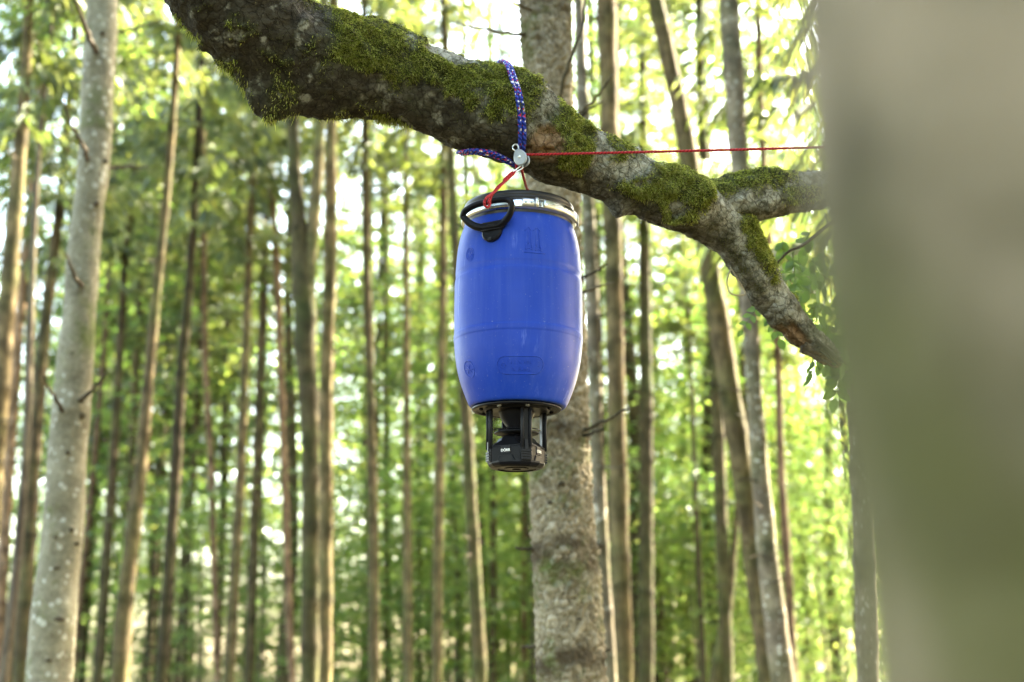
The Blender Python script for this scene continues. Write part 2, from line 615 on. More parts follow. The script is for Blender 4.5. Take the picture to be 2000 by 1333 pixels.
def extend(pix, Y, H):
    """pixel polyline (px, py, width) on plane Y -> path down to the ground and up to height H"""
    pix = sorted(pix, key=lambda q: -q[1])
    pts = [Q(a, b, Y) for a, b, w in pix]
    rd = [w * 0.5 * Y / F for a, b, w in pix]
    p = [np.append(a, r) for a, r in zip(pts, rd)]
    d = (p[1] - p[0]) / max(1e-6, p[1][2] - p[0][2])
    low = p[0] - d * (p[0][2] + 0.12)
    low[3] = max(p[0][3] * 1.12, p[0][3] + 0.01)
    if p[0][2] > 0.05:
        p = [low] + p
    d = (p[-1] - p[-2]) / max(1e-6, p[-1][2] - p[-2][2])
    top = p[-1]
    if H > top[2] + 0.5:
        mid = top + d * (H - top[2]) * 0.5
        mid[3] = top[3] * 0.62
        end = top + d * (H - top[2])
        end[3] = 0.015
        p += [mid, end]
    return np.array(p)


def put_crown(t, me, base, height, L=14.0, wide=1.0, rz=0.0, name='crown', lean=(0, 0)):
    c = obj(name, me, None, t)
    c.location = Vector(base) - t.location
    s = height / L
    c.scale = (wide * s ** 0.5 if L > 10 else wide, wide * s ** 0.5 if L > 10 else wide, s)
    c.rotation_euler = (lean[0], lean[1], rz)
    return c


def tree(pix, Y, mat, label, H=20, hb=8.0, name='spruce_tree', seg=14, rows=40, rough=0.10, group=None, crown=0, wide=1.0, branches=(), cat='tree'):
    p = extend(pix, Y, H)
    # even resample
    path = resample(p, rows)
    base = path[0][:3].copy()
    t = thing(name, label, cat, base, group)
    wh = None
    if rows >= 40:
        zz = np.linspace(path[0][2], H - 0.02, 330)
        o = np.argsort(path[:, 2])
        path = np.stack([np.interp(zz, path[o, 2], path[o, c]) for c in range(4)], -1)
        wr = random.Random(label)
        wh, zq = [], 0.6
        while zq < H - 4:
            wh.append((zq, wr.uniform(0.3, 1.0)))
            zq += wr.uniform(0.45, 0.95)
    me = trunk_mesh(path[:, :3] - base, np.maximum(path[:, 3], 0.01), seg, rough, whorls=wh)
    obj('trunk', me, MAT[mat], t)
    if crown is not None:
        i = np.argmin(abs(path[:, 2] - hb))
        put_crown(t, SPRUCE[crown % 4], path[i][:3], max(3.0, H - hb), wide=wide, rz=random.uniform(0, 6))
    for br in branches:
        pts = np.array([Q(a, b, Y + (q[0] if q else 0)) for a, b, *q in br[1]])
        r0, r1 = br[0]
        pp = resample(pts, 14)
        pp[1:-1] += rng.normal(0, 0.12 * r0 * 6, (12, 3)) * 0.15
        V, f, uv = tube(pp - base, np.linspace(r0, r1, 14), 7)
        obj('dead_branch', mesh('dead_branch', V, f, uv=uv), MAT['dead'], t)
    return t, path


# --- the two big trunks get modelled bark
def bark_trunk(pix, Y, mat, label, H, seg, rows, cell, amp, hb, crown, branches, name='spruce_tree', lumps=(), scars=(), bands=()):
    p = extend(pix, Y, H)
    k = int(np.argmax(p[:, 2] > Q(pix[0][0], -120, Y)[2])) if (p[:, 2] > Q(pix[0][0], -120, Y)[2]).any() else len(p) - 1
    fine = resample(p, 4000)
    ztop = Q(pix[0][0], -60, Y)[2]
    zz = np.concatenate([np.linspace(fine[0][2], ztop, rows), np.linspace(ztop, H - 0.02, 40)[1:]])
    path = np.stack([np.interp(zz, fine[:, 2], fine[:, c]) for c in range(4)], -1)
    base = path[0][:3].copy()
    a = np.linspace(0, 2 * math.pi, seg, endpoint=False)
    rr = np.maximum(path[:, 3], 0.01)
    ca, sa = np.sin(a), -np.cos(a)
    x = path[:, 0:1] + rr[:, None] * ca
    y = path[:, 1:2] + rr[:, None] * sa
    z = np.repeat(path[:, 2:3], seg, 1)
    rmean = float(np.median(rr[:rows]))
    u = (np.repeat(a[None], len(path), 0) * rmean / cell).ravel()
    v = (z / (cell * 0.85)).ravel()
    q = np.stack([x.ravel(), y.ravel(), z.ravel()], -1)
    wob = fbm(q * 14, 3, 2)
    d1, d2, cid = worley2(u + 0.6 * wob + 0.16 * fbm(q * 45, 2, 12), v + 0.6 * fbm(q * 14, 3, 8) + 0.16 * fbm(q * 45, 2, 13), 4)
    edge = np.clip((d2 - d1) * 3.0, 0, 1)
    plate = edge * (0.5 + 0.8 * cid) + 0.35 * (0.5 - d1) * np.sign(vnoise(q * 30, 3))
    disp = amp * (plate - 0.5) + amp * 0.6 * fbm(q * 40, 2, 6) + 0.012 * fbm(q * np.array([5, 5, 2.0]), 2, 9)
    for (lx, ly, la, ls) in lumps:
        c = Q(lx, ly, Y - rmean)
        disp += la * np.exp(-np.sum((q - c) ** 2, 1) / (2 * ls * ls))
    band = np.zeros(len(q))
    for (bx, by, bs, bh) in bands:
        band = np.maximum(band, bs * np.exp(-((q[:, 2] - Q(bx, by, Y)[2]) / bh) ** 2))
    band = np.clip(band * (0.75 + 1.1 * fbm(q * np.array([9, 9, 14.0]), 3, 41)), 0, 1)
    disp = disp.reshape(len(path), seg) * np.clip(rr / 0.05, 0, 1)[:, None]
    V = np.stack([x + disp * ca, y + disp * sa, z], -1).reshape(-1, 3)
    t = thing(name, label, 'tree', base)
    me = mesh('trunk', V - base, [grid_faces(len(path), seg)], attrs={'crack': edge, 'cell': cid, 'node': band})
    obj('trunk', me, mat, t)
    i = np.argmin(abs(path[:, 2] - hb))
    put_crown(t, SPRUCE[crown], path[i][:3], H - hb, rz=1.0)
    for (sx, sy, sw, sh) in scars:          # healed branch collars
        zc = Q(sx, sy, Y)[2]
        i = np.argmin(abs(path[:, 2] - zc))
        off = Q(sx, sy, Y)[0] - path[i][0]
        ry = math.sqrt(max(0.0, rr[i] ** 2 - off ** 2))
        c = np.array([Q(sx, sy, Y - ry)[0], path[i][1] - ry, Q(sx, sy, Y - ry)[2]])
        nrm_ = unit(np.array([off, -ry, 0.15 * rr[i]]))
        V, f, uv = tube(np.array([c + nrm_ * q for q in (-0.02, 0.004, 0.011, 0.013)]) - base, np.array([1.35, 1.1, 0.7, 0.25]) * sw * 0.5 * Y / F, 12, flat=(1.0, sh / sw))
        V += rng.normal(0, 0.0016, V.shape)
        obj('branch_scar', mesh('branch_scar', V, f), MAT['dead'], t)
    for br in branches:
        pts = np.array([Q(b[0], b[1], Y + (b[2] if len(b) > 2 else 0)) for b in br[1]])
        pp = resample(pts, 22)
        pp[1:] += rng.normal(0, br[0][0] * 0.25, (21, 3))
        Vb, f, uv = tube(pp - base, np.linspace(br[0][0], br[0][1], 22), 8)
        obj('dead_branch', mesh('dead_branch', Vb, f, uv=uv), MAT['dead'], t)
    return t


def flake_bark(name, crack, lo, hi, moss, lich):
    m, t, b = M_(name, 0.9, 0.15)
    tc = nd(t, 'ShaderNodeTexCoord')
    a1 = nd(t, 'ShaderNodeAttribute', attribute_name='crack')
    a2 = nd(t, 'ShaderNodeAttribute', attribute_name='cell')
    n1 = nd(t, 'ShaderNodeTexNoise', i_Scale=35.0, i_Detail=6.0, i_Roughness=0.7)
    t.links.new(tc.outputs['Object'], n1.inputs[0])
    c1 = ramp(t, a2.outputs['Fac'], [(0.0, lo), (1.0, hi)])
    c2 = ramp(t, n1.outputs[0], [(0.3, (0.62, 0.60, 0.56)), (0.7, (1.1, 1.1, 1.1))])
    col = mixc(t, 1.0, c1.outputs[0], c2.outputs[0], 'MULTIPLY')
    col = mixc(t, ramp(t, a1.outputs['Fac'], [(0.0, (0.95, 0.95, 0.95)), (0.50, (0, 0, 0))]).outputs[0], col, crack)
    an = nd(t, 'ShaderNodeAttribute', attribute_name='node')
    col = mixc(t, an.outputs['Fac'], col, (0.075, 0.058, 0.038))
    n9 = nd(t, 'ShaderNodeTexNoise', i_Scale=4.0, i_Detail=4.0, i_Roughness=0.65)
    t.links.new(tc.outputs['Object'], n9.inputs[0])
    col = mixc(t, 1.0, col, ramp(t, n9.outputs[0], [(0.3, (0.6, 0.58, 0.53)), (0.68, (1.2, 1.2, 1.17))]).outputs[0], 'MULTIPLY')
    n2 = nd(t, 'ShaderNodeTexNoise', i_Scale=2.2, i_Detail=5.0, i_Roughness=0.7)
    t.links.new(tc.outputs['Object'], n2.inputs[0])
    col = mixc(t, ramp(t, n2.outputs[0], [(0.53, (0, 0, 0)), (0.66, (moss,) * 3)]).outputs[0], col, (0.07, 0.095, 0.02))
    n3 = nd(t, 'ShaderNodeTexVoronoi', i_Scale=15.0)
    t.links.new(tc.outputs['Object'], n3.inputs[0])
    n4 = nd(t, 'ShaderNodeTexNoise', i_Scale=1.7, i_Detail=2.0)
    t.links.new(tc.outputs['Object'], n4.inputs[0])
    s = nd(t, 'ShaderNodeMath', operation='SUBTRACT')
    t.links.new(n4.outputs[0], s.inputs[0])
    t.links.new(n3.outputs[0], s.inputs[1])
    col = mixc(t, ramp(t, s.outputs[0], [(0.27, (0, 0, 0)), (0.36, (lich,) * 3)]).outputs[0], col, (0.50, 0.51, 0.45))
    t.links.new(col, b.inputs['Base Color'])
    bp = nd(t, 'ShaderNodeBump', i_Strength=0.5, i_Distance=0.006)
    t.links.new(n1.outputs[0], bp.inputs['Height'])
    t.links.new(bp.outputs[0], b.inputs['Normal'])
    return m


MAT['flake'] = flake_bark('scaly_spruce_bark', (0.055, 0.042, 0.025), (0.18, 0.15, 0.10), (0.36, 0.315, 0.235), 0.9, 0.12)
MAT['fir'] = flake_bark('smooth_fir_bark', (0.15, 0.14, 0.105), (0.215, 0.205, 0.155), (0.27, 0.26, 0.20), 0.7, 0.55)

bark_trunk([(1068, 0, 103), (1072, 190, 103), (1085, 600, 112), (1094, 880, 117), (1102, 1090, 124), (1116, 1333, 131)], 6.4, MAT['flake'],
           'broad scaly grey-brown trunk standing right behind the blue drum', 24, 220, 700, 0.029, 0.0105, 11, 0,
           [((0.012, 0.004), [(1118, 225), (1094, 205, -0.35), (1108, 130, -0.45), (1136, 60, -0.5), (1146, -30, -0.5)]),
            ((0.013, 0.004), [(1100, 260), (1128, 228, -0.4), (1160, 195, -0.5), (1196, 145, -0.6)]),
            ((0.008, 0.003), [(1130, 235, -0.4), (1150, 215, -0.5), (1178, 196, -0.55)]),
            ((0.012, 0.004), [(1060, 66), (1010, 68, -0.1), (940, 56, -0.3), (880, 42, -0.4)]),
            ((0.010, 0.004), [(1060, 30), (1012, 10, -0.2), (975, -6, -0.3)]),
            ((0.010, 0.004), [(1100, 545), (1142, 540, -0.1), (1165, 530, -0.2), (1186, 515, -0.3)]),
            ((0.010, 0.004), [(1100, 575), (1142, 570, -0.1), (1168, 560, -0.2), (1198, 552, -0.3)]),
            ((0.012, 0.005), [(1110, 850), (1152, 836, -0.1), (1190, 818, -0.2), (1226, 799, -0.3)]),
            ((0.010, 0.006), [(1110, 858), (1150, 848, -0.1), (1180, 838, -0.2)]),
            ((0.011, 0.005), [(1060, 1080), (1036, 1074, -0.05), (1008, 1070, -0.1)]),
            ((0.011, 0.006), [(1140, 1070), (1168, 1068, 0), (1178, 1066, 0)]),
            ((0.010, 0.005), [(1140, 1276), (1176, 1272, 0), (1192, 1268, 0)]),
            ((0.009, 0.005), [(1070, 1268), (1048, 1264, 0), (1020, 1264, 0)])],
           lumps=[(1075, 1085, 0.012, 0.09), (1085, 1290, 0.012, 0.08), (1070, 20, 0.012, 0.1)],
           scars=[(1097, 945, 12, 9), (1075, 982, 9, 8), (1062, 1262, 9, 7), (1130, 1210, 9, 7)],
           bands=[(1100, 1085, 1.0, 0.07), (1110, 1288, 1.0, 0.07), (1070, 10, 0.8, 0.09), (1080, 545, 0.6, 0.06), (1092, 845, 0.8, 0.06)])
bark_trunk([(199, 0, 65), (188, 250, 63), (165, 500, 63), (150, 667, 65), (126, 967, 76), (95, 1333, 87)], 9.2, MAT['fir'],
           'thick pale grey trunk with dark branch scars at the left of the picture', 26, 120, 420, 0.055, 0.0035, 12, 1,
           [((0.022, 0.007), [(190, 110), (170, 60, -0.5), (150, 10, -0.7), (130, -40, -0.8)]),
            ((0.018, 0.006), [(175, 320), (165, 292, -0.3), (140, 245, -0.5), (120, 195, -0.6)]),
            ((0.018, 0.006), [(165, 560), (150, 548, -0.25), (138, 522, -0.4), (128, 495, -0.5)]),
            ((0.016, 0.005), [(205, 330), (240, 326, 0.1), (290, 328, 0.2)]),
            ((0.016, 0.005), [(200, 68), (240, 62, 0.1), (320, 40, 0.2)]),
            ((0.018, 0.006), [(130, 808), (118, 796, -0.2), (100, 766, -0.4), (86, 735, -0.5)]),
            ((0.018, 0.006), [(150, 785), (166, 776, -0.2), (186, 755, -0.3), (208, 730, -0.4)])],
           name='fir_tree', scars=[(190, 397, 9, 7), (207, 315, 8, 7), (200, 65, 9, 8), (155, 550, 9, 8), (142, 690, 6, 4), (115, 847, 6, 5), (132, 884, 7, 6), (162, 812, 10, 9), (120, 800, 8, 7), (107, 925, 4, 4), (109, 1050, 7, 7), (140, 1035, 8, 7), (152, 1062, 7, 6), (110, 1110, 10, 4), (115, 1210, 19, 8), (68, 1217, 8, 7), (172, 305, 8, 7), (206, 860, 5, 5), (95, 1290, 9, 5)], lumps=[(118, 1215, 0.015, 0.07), (110, 1040, 0.012, 0.05), (145, 1040, 0.012, 0.05), (125, 800, 0.012, 0.05)])

G1 = 'forest trunks behind the drum'
T = [  # pixels (x, y, width), Y, bark, label, H, crown base, crown
    ([(58, 0, 20), (46, 200, 24), (8, 667, 38), (-50, 1333, 44)], 17, 'spruce', 'brown trunk cut by the left edge of the picture, leaning right', 22, 8.5, 1),
    ([(92, 0, 12), (55, 450, 18), (35, 667, 20), (12, 1000, 22), (-10, 1333, 24)], 26, 'orange', 'slim tan trunk just left of the thick pale trunk, running out at the left edge', 20, 9, 2),
    ([(150, 0, 14), (127, 300, 17), (105, 500, 20), (85, 667, 24), (62, 967, 26), (40, 1333, 30)], 20, 'dark', 'dark slim trunk crossing just left of the thick pale trunk', 21, 7.5, 0),
    ([(236, 0, 8), (215, 500, 10), (192, 817, 12), (140, 1333, 13)], 30, 'orange', 'thin sunlit orange stem hugging the right side of the pale trunk', 19, 11, 3),
    ([(280, 0, 12), (260, 350, 14), (245, 500, 15), (235, 667, 16), (220, 917, 18), (190, 1333, 21)], 27, 'dark', 'slim dark trunk, first one clear of the pale trunk on its right', 20, 9, 0),
    ([(312, 0, 11), (300, 175, 13), (280, 450, 16), (265, 717, 16), (252, 1000, 16), (240, 1333, 17)], 32, 'spruce', 'slender brown trunk that meets the thicker brown trunk at the bottom', 21, 9, 2),
    ([(352, 0, 13), (332, 300, 16), (300, 625, 20), (275, 917, 25), (245, 1167, 33), (233, 1333, 36)], 19, 'spruce', 'brown trunk swelling towards its foot, second clear one right of the pale trunk', 21, 10, 1),
    ([(400, 0, 13), (385, 300, 15), (370, 550, 18), (355, 717, 21), (340, 967, 22), (315, 1333, 24)], 23, 'dark', 'dark brown trunk rising left of the thin crooked sunlit stem', 22, 9, 0),
    ([(350, 450, 7), (320, 817, 11), (300, 1117, 12), (288, 1333, 13)], 34, 'dark', 'very thin dark stem left of the dark brown trunk, low in the picture', 16, 8, 3),
    ([(410, 500, 7), (385, 842, 10), (367, 1067, 11), (344, 1333, 12)], 34, 'dark', 'very thin dark stem between dark brown trunk and crooked sunlit stem', 16, 8, 2),
    ([(388, 0, 9), (395, 150, 10), (400, 667, 12), (410, 867, 13), (417, 1067, 13), (426, 1333, 14)], 28, 'orange', 'thin crooked orange stem catching the sun, left of centre', 19, 11, 3),
    ([(455, 300, 8), (442, 667, 11), (435, 967, 12), (424, 1333, 13)], 33, 'dark', 'thin dark stem just right of the crooked orange stem', 18, 9, 0),
    ([(508, 0, 12), (492, 350, 15), (480, 667, 17), (470, 917, 19), (446, 1333, 22)], 25, 'spruce', 'straight brown trunk leaning right at top, below the knob of the limb', 21, 9, 1),
    ([(536, 150, 14), (525, 290, 15), (508, 760, 18), (498, 1000, 18), (485, 1333, 20)], 27, 'spruce', 'brown trunk close beside another, left of the bent sunlit stem', 20, 9, 2),
    ([(515, 0, 9), (527, 300, 11), (542, 556, 14), (556, 946, 14), (566, 1236, 15), (571, 1333, 15)], 26, 'orange', 'reddish sunlit stem leaning left at the top, left of the forked trunk', 19, 11, 3),
    ([(652, 0, 20), (647, 262, 23), (645, 514, 25), (638, 724, 26), (637, 946, 27), (633, 1333, 30)], 17.5, 'spruce', 'straight trunk with a sunlit right edge touching the forked trunk', 22, 11, 0),
    ([(711, 0, 14), (714, 262, 16), (716, 514, 17), (722, 724, 18), (728, 1000, 20), (731, 1333, 22)], 23, 'spruce', 'upright brown trunk, first right of the forked trunk', 21, 10, 1),
    ([(752, 150, 7), (746, 388, 9), (739, 682, 10), (735, 1000, 10), (733, 1333, 10)], 34, 'dark', 'thin dark stem showing right behind the first upright trunk after the fork', 18, 8, 2),
    ([(790, 0, 9), (792, 304, 11), (794, 682, 13), (795, 1000, 17), (797, 1333, 19)], 26, 'spruce', 'slim grey-brown trunk midway between forked trunk and drum', 20, 10, 0),
    ([(873, 0, 13), (867, 346, 15), (864, 640, 16), (857, 980, 19), (852, 1333, 21)], 24, 'spruce', 'brown trunk passing close to the left side of the drum', 21, 10, 3),
    ([(880, 300, 17), (895, 600, 20), (911, 821, 23), (919, 987, 25), (934, 1236, 26), (938, 1333, 27)], 19, 'moss_trunk', 'olive trunk leaning left, coming out below the left side of the drum', 20, 11, 1),
    ([(968, 700, 12), (964, 946, 13), (961, 1333, 14)], 30, 'spruce', 'thin brown stem directly under the feeder', 17, 9, 2),
    ([(1024, 800, 9), (1023, 1000, 10), (1023, 1333, 11)], 34, 'orange', 'very thin reddish stem between the feeder and the scaly trunk', 17, 9, 0),
    ([(1130, 0, 22), (1138, 200, 24), (1154, 523, 28), (1166, 880, 27), (1177, 1100, 27), (1192, 1333, 28)], 13, 'grey', 'pale slim trunk tucked against the right side of the scaly trunk', 20, 11, 3),
    ([(1184, 0, 42), (1187, 112, 41), (1198, 523, 36), (1206, 880, 36), (1218, 1333, 38)], 15.5, 'spruce', 'straight brown trunk right of the drum, two trunks over from the scaly one', 23, 12, 1),
    ([(1280, 0, 33), (1318, 170, 34), (1344, 300, 37), (1380, 490, 40), (1409, 660, 41), (1436, 834, 42), (1461, 1000, 43), (1483, 1160, 44), (1505, 1333, 46)], 15, 'spruce', 'brown trunk leaning strongly left, passing behind the limb right of centre', 22, 12, 2),
    ([(1424, 0, 42), (1437, 225, 38), (1445, 330, 36), (1462, 592, 34), (1472, 730, 32), (1484, 915, 35), (1504, 1125, 40), (1530, 1333, 47)], 13, 'grey', 'grey mossy trunk behind the fork of the limb, widening to its foot', 22, 12, 0),
    ([(1365, 0, 18), (1369, 187, 19), (1376, 337, 21), (1400, 800, 24), (1420, 1333, 26)], 22, 'moss_trunk', 'slim trunk between the leaning brown trunk and the grey mossy one', 20, 11, 1),
    ([(1480, 0, 13), (1490, 300, 14), (1517, 661, 15), (1524, 880, 15), (1534, 1055, 16), (1540, 1142, 17), (1548, 1333, 18)], 20, 'orange', 'thin reddish-brown trunk right of the grey mossy trunk, below the broken stub', 20, 6.2, 3),
    ([(1640, 0, 36), (1655, 500, 40), (1685, 900, 42), (1697, 1333, 46)], 14, 'grey', 'pale green-grey trunk beside the blurred foreground trunk at the right', 22, 5.2, 2),
    ([(1258, 450, 22), (1262, 800, 26), (1262, 1000, 28), (1262, 1333, 30)], 24, 'moss_trunk', 'dark mossy trunk in the green gap right of the straight brown trunk', 16, 9, 0),
    ([(1352, 800, 8), (1358, 950, 11), (1366, 1150, 13), (1374, 1333, 14)], 28, 'dark', 'thin dark stem in the green gap left of the leaning trunk', 14, 8, 1),
    ([(1440, 1000, 12), (1424, 1160, 18), (1396, 1333, 26)], 22, 'moss_trunk', 'mossy stem slanting right out of the low greenery before the leaning trunk', 12, 9, 2),
]
for i, (pix, Y, mt, lab, H, hb, cr) in enumerate(T):
    nbr = []
    if Y < 36:
        r = random.Random(i)
        pp = sorted(pix, key=lambda q: q[1])
        for _ in range(r.randint(4, 9)):
            yy = r.uniform(max(0, pp[0][1]), 1200)
            xx = float(np.interp(yy, [q[1] for q in pp], [q[0] for q in pp]))
            sg = r.choice((-1, 1))
            ln = r.uniform(18, 85)
            nbr.append(((0.012, 0.004), [(xx, yy), (xx + sg * ln * 0.5, yy - r.uniform(-6, 10), -0.2), (xx + sg * ln, yy - r.uniform(-10, 22), -0.3)]))
    tree(pix, Y, mt, lab, H, hb, crown=cr, branches=nbr, wide=0.8)

# forked trunk left of centre
t, path = tree([(565, 0, 19), (573, 262, 24), (582, 430, 30), (592, 560, 44), (598, 700, 42), (605, 821, 37), (606, 1000, 34), (606, 1195, 34), (605, 1333, 35)], 17, 'moss_trunk',
               'forked trunk with mossy flank splitting in two left of centre', 22, 10.5, name='forked_tree', crown=1)
pts = np.array([np.append(Q(a, b, 17), w * 0.5 * 17 / F) for a, b, w in [(600, 620, 34), (606, 520, 26), (612, 440, 24), (622, 304, 22), (632, 0, 19), (640, -300, 14), (646, -600, 6)]])
pth = resample(pts, 30)
b0 = np.array(t.location)
obj('fork_stem', trunk_mesh(pth[:, :3] - b0, pth[:, 3], 12, 0.1, 'fork_stem'), MAT['moss_trunk'], t)

# far thin trunks deep in the wood
r = random.Random(3)
for i in range(62):
    Y = r.uniform(30, 56)
    x = r.uniform(-40, 1540)
    w = r.uniform(0.10, 0.22) * F / Y
    le = (800 - x) / 9000 * 666 + r.uniform(-14, 14)
    tree([(x + le, 0, w * 0.7), (x, 667, w * 0.9), (x - le, 1333, w)], Y, r.choice(['dark', 'spruce', 'moss_trunk']),
         'thin trunk far back in the wood, half hidden by leaves', r.uniform(17, 23), r.uniform(6.5, 10) if x < 560 else r.uniform(8.5, 12), crown=r.randint(0, 3) if (170 < x < 560 or (i % 4 == 0 and x < 1250)) and i < 50 else None,
         group='far thin trunks deep in the wood', seg=7, rows=14, wide=1.2)

# ------------------------------------------------------------------ young beeches under the tall trees
STEM = {}
for k in range(4):
    p = resample(np.array([[0, 0, -0.1, 0.035], [0.05, 0.03, 1.5, 0.028], [-0.03, 0.06, 3.2, 0.018], [0.04, 0.0, 4.9, 0.005]]) + np.array([0.02 * k, 0, 0, 0]), 18)
    STEM[k] = trunk_mesh(p[:, :3], p[:, 3], 7, 0.1)
    STEM[k].materials.append(MAT['dead'])


def beech(x, Y, s, k, label, group, wide=1.0, z=0.0, name='young_beech', rz=None):
    t = thing(name, label, 'tree', (x, Y, z), group)
    a = obj('trunk', STEM[k], None, t)
    b = obj('crown', BEECH[k], None, t)
    a.scale = (s, s, s)
    b.scale = (s * wide, s * wide, s)
    b.rotation_euler = (0, 0, rz if rz is not None else random.uniform(0, 6.28))
    return t


r = random.Random(12)
GB = 'young beeches filling the low wood'
for i in range(68):
    Y = 27 + 35 * r.random() ** 0.8
    px = r.uniform(-120, 1760)
    x = (px - CX) / F * Y
    s = r.choice((0.5, 0.7, 0.9, 1.1, 1.3, 1.7)) * r.uniform(0.8, 1.2) * (0.62 + Y / 70) * (1.15 if px > 1220 else 1.0)
    beech(x, Y, s, r.randint(0, 3), 'leafy young beech among the trunks in the low green understorey', GB, wide=r.uniform(1.0, 1.5))
for px, Y, s in ((1250, 33, 1.5), (1300, 40, 1.9), (1345, 30, 1.1), (1385, 44, 2.1), (1270, 50, 2.3), (1330, 54, 2.4), (1590, 31, 1.2), (1630, 40, 1.7), (1565, 47, 1.9), (1480, 52, 2.2)):
    beech((px - CX) / F * Y, Y, s, r.randint(0, 3), 'leafy young beech among the trunks in the low green understorey', GB, wide=1.1)

# tall broadleaved trees at the back
GT = 'tall broadleaved trees at the back of the wood'
TSTEM = trunk_mesh(resample(np.array([[0, 0, -0.1, 0.16], [0.15, 0.1, 4, 0.13], [-0.1, 0.1, 9, 0.08], [0.05, 0, 13.6, 0.02]]), 24)[:, :3], np.linspace(0.16, 0.02, 24), 10, 0.1)
TSTEM.materials.append(MAT['moss_trunk'])
r = random.Random(21)
for i in range(39):
    Y = r.uniform(30, 62)
    px = r.uniform(-150, 1760) if i < 30 else (640, 740, 840, 940, 1235, 1285, 1345, 1405, 1465)[i - 30]
    if 620 < px < 1010 and i % 4 == 0:
        px -= 520
    t = thing('broadleaf_tree', 'tall loose broadleaved tree glowing green behind the spruce trunks', 'tree', ((px - CX) / F * Y, Y, 0), GT)
    sc = r.uniform(0.75, 1.5) if i < 34 else r.uniform(1.2, 1.7)
    for nm, me in (('trunk', TSTEM), ('crown', TALL[i % 3])):
        o = obj(nm, me, None, t)
        o.scale = (sc, sc, sc)
        o.rotation_euler = (0, 0, r.uniform(0, 6.28))

HI = beech_crown(91, H=13.0, Rm=1.5, nspray=210, leaf=0.075, z0=0.74)
HI.materials.append(MAT['beech'])
t = thing('leafy_tree', 'broadleaved crown hanging bright leaves into the top left corner', 'tree', ((45 - CX) / F * 18.5, 18.0, 0))
o = obj('trunk', STEM[1], None, t)
o.scale = (2.0, 2.0, 2.55)
o = obj('crown', HI, None, t)
# unseen spruces beside and behind the camera, added to shade drum and limb
GS = 'unseen trees added to shade drum and limb'
STR = trunk_mesh(np.array([[0, 0, z] for z in np.linspace(-0.1, 19.5, 24)]), np.linspace(0.17, 0.02, 24), 12, 0.1)
STR.materials.append(MAT['spruce'])
for i, (x, y, hb, wd) in enumerate(SHADE_TREES):
    t = thing('shade_tree', 'tall unseen spruce added outside the frame to shade drum and limb', 'tree', (x, y, 0), GS)
    obj('trunk', STR, None, t)
    put_crown(t, SPRUCE[i % 2], (x, y, hb), 20 - hb, wide=wd, rz=i * 1.7)

# ------------------------------------------------------------------ the mossy limb
LIMB = np.array([  # px, py, radius px, depth
    (180, -420, 150, 3.25), (330, -200, 132, 3.38), (455, -20, 112, 3.48), (535, 78, 103, 3.54), (640, 127, 100, 3.60), (755, 149, 87, 3.65), (870, 187, 83, 3.68),
    (960, 220, 85, 3.69), (1020, 245, 83, 3.70), (1100, 296, 67, 3.74), (1200, 337, 56, 3.80), (1300, 383, 54, 3.88), (1380, 418, 53, 3.96),
    (1432, 462, 47, 4.00), (1468, 522, 38, 4.04), (1504, 576, 36, 4.08), (1560, 645, 31, 4.12), (1606, 686, 21, 4.15), (1640, 712, 9, 4.17)])
NL, NS = 620, 176


def limb_frames(rows, n):
    s = resample(rows, n)
    c = np.array([P(a, b, d) for a, b, _, d in s])
    rad = s[:, 2] * s[:, 3] / F
    seglen = np.concatenate([[0], np.cumsum(np.linalg.norm(np.diff(c, axis=0), axis=1))])
    e = np.linspace(0, seglen[-1], n)
    c = np.stack([np.interp(e, seglen, c[:, k]) for k in range(3)], -1)
    rad = np.interp(e, seglen, rad)
    px = np.interp(e, seglen, s[:, 0])
    tg = unit(np.gradient(c, axis=0))
    n2 = -FWD[None] + tg * (tg @ FWD)[:, None]
    n2 = unit(n2)
    n1 = unit(np.cross(tg, n2))
    n1 = np.where((n1 @ UP)[:, None] < 0, -n1, n1)
    return c, rad, px, tg, n1, n2


Lc, Lr, Lx, Lt, Ln1, Ln2 = limb_frames(LIMB, NL)


def limb_pt(x, phi, lift=0.0, shift=0.0):
    i = np.interp(x, Lx, np.arange(NL))
    g = lambda A: np.array([np.interp(i, np.arange(NL), A[:, k]) for k in range(3)])
    rr = float(np.interp(i, np.arange(NL), Lr))
    c, a, b, tg = g(Lc), g(Ln1), g(Ln2), g(Lt)
    return c + tg * shift + (rr + lift) * (math.cos(phi) * a + math.sin(phi) * b)


def gauss(q, c, s):
    return np.exp(-np.sum((q - c) ** 2, -1) / (2 * s * s))


def smooth(a, b, x):
    t = np.clip((x - a) / (b - a), 0, 1)
    return t * t * (3 - 2 * t)


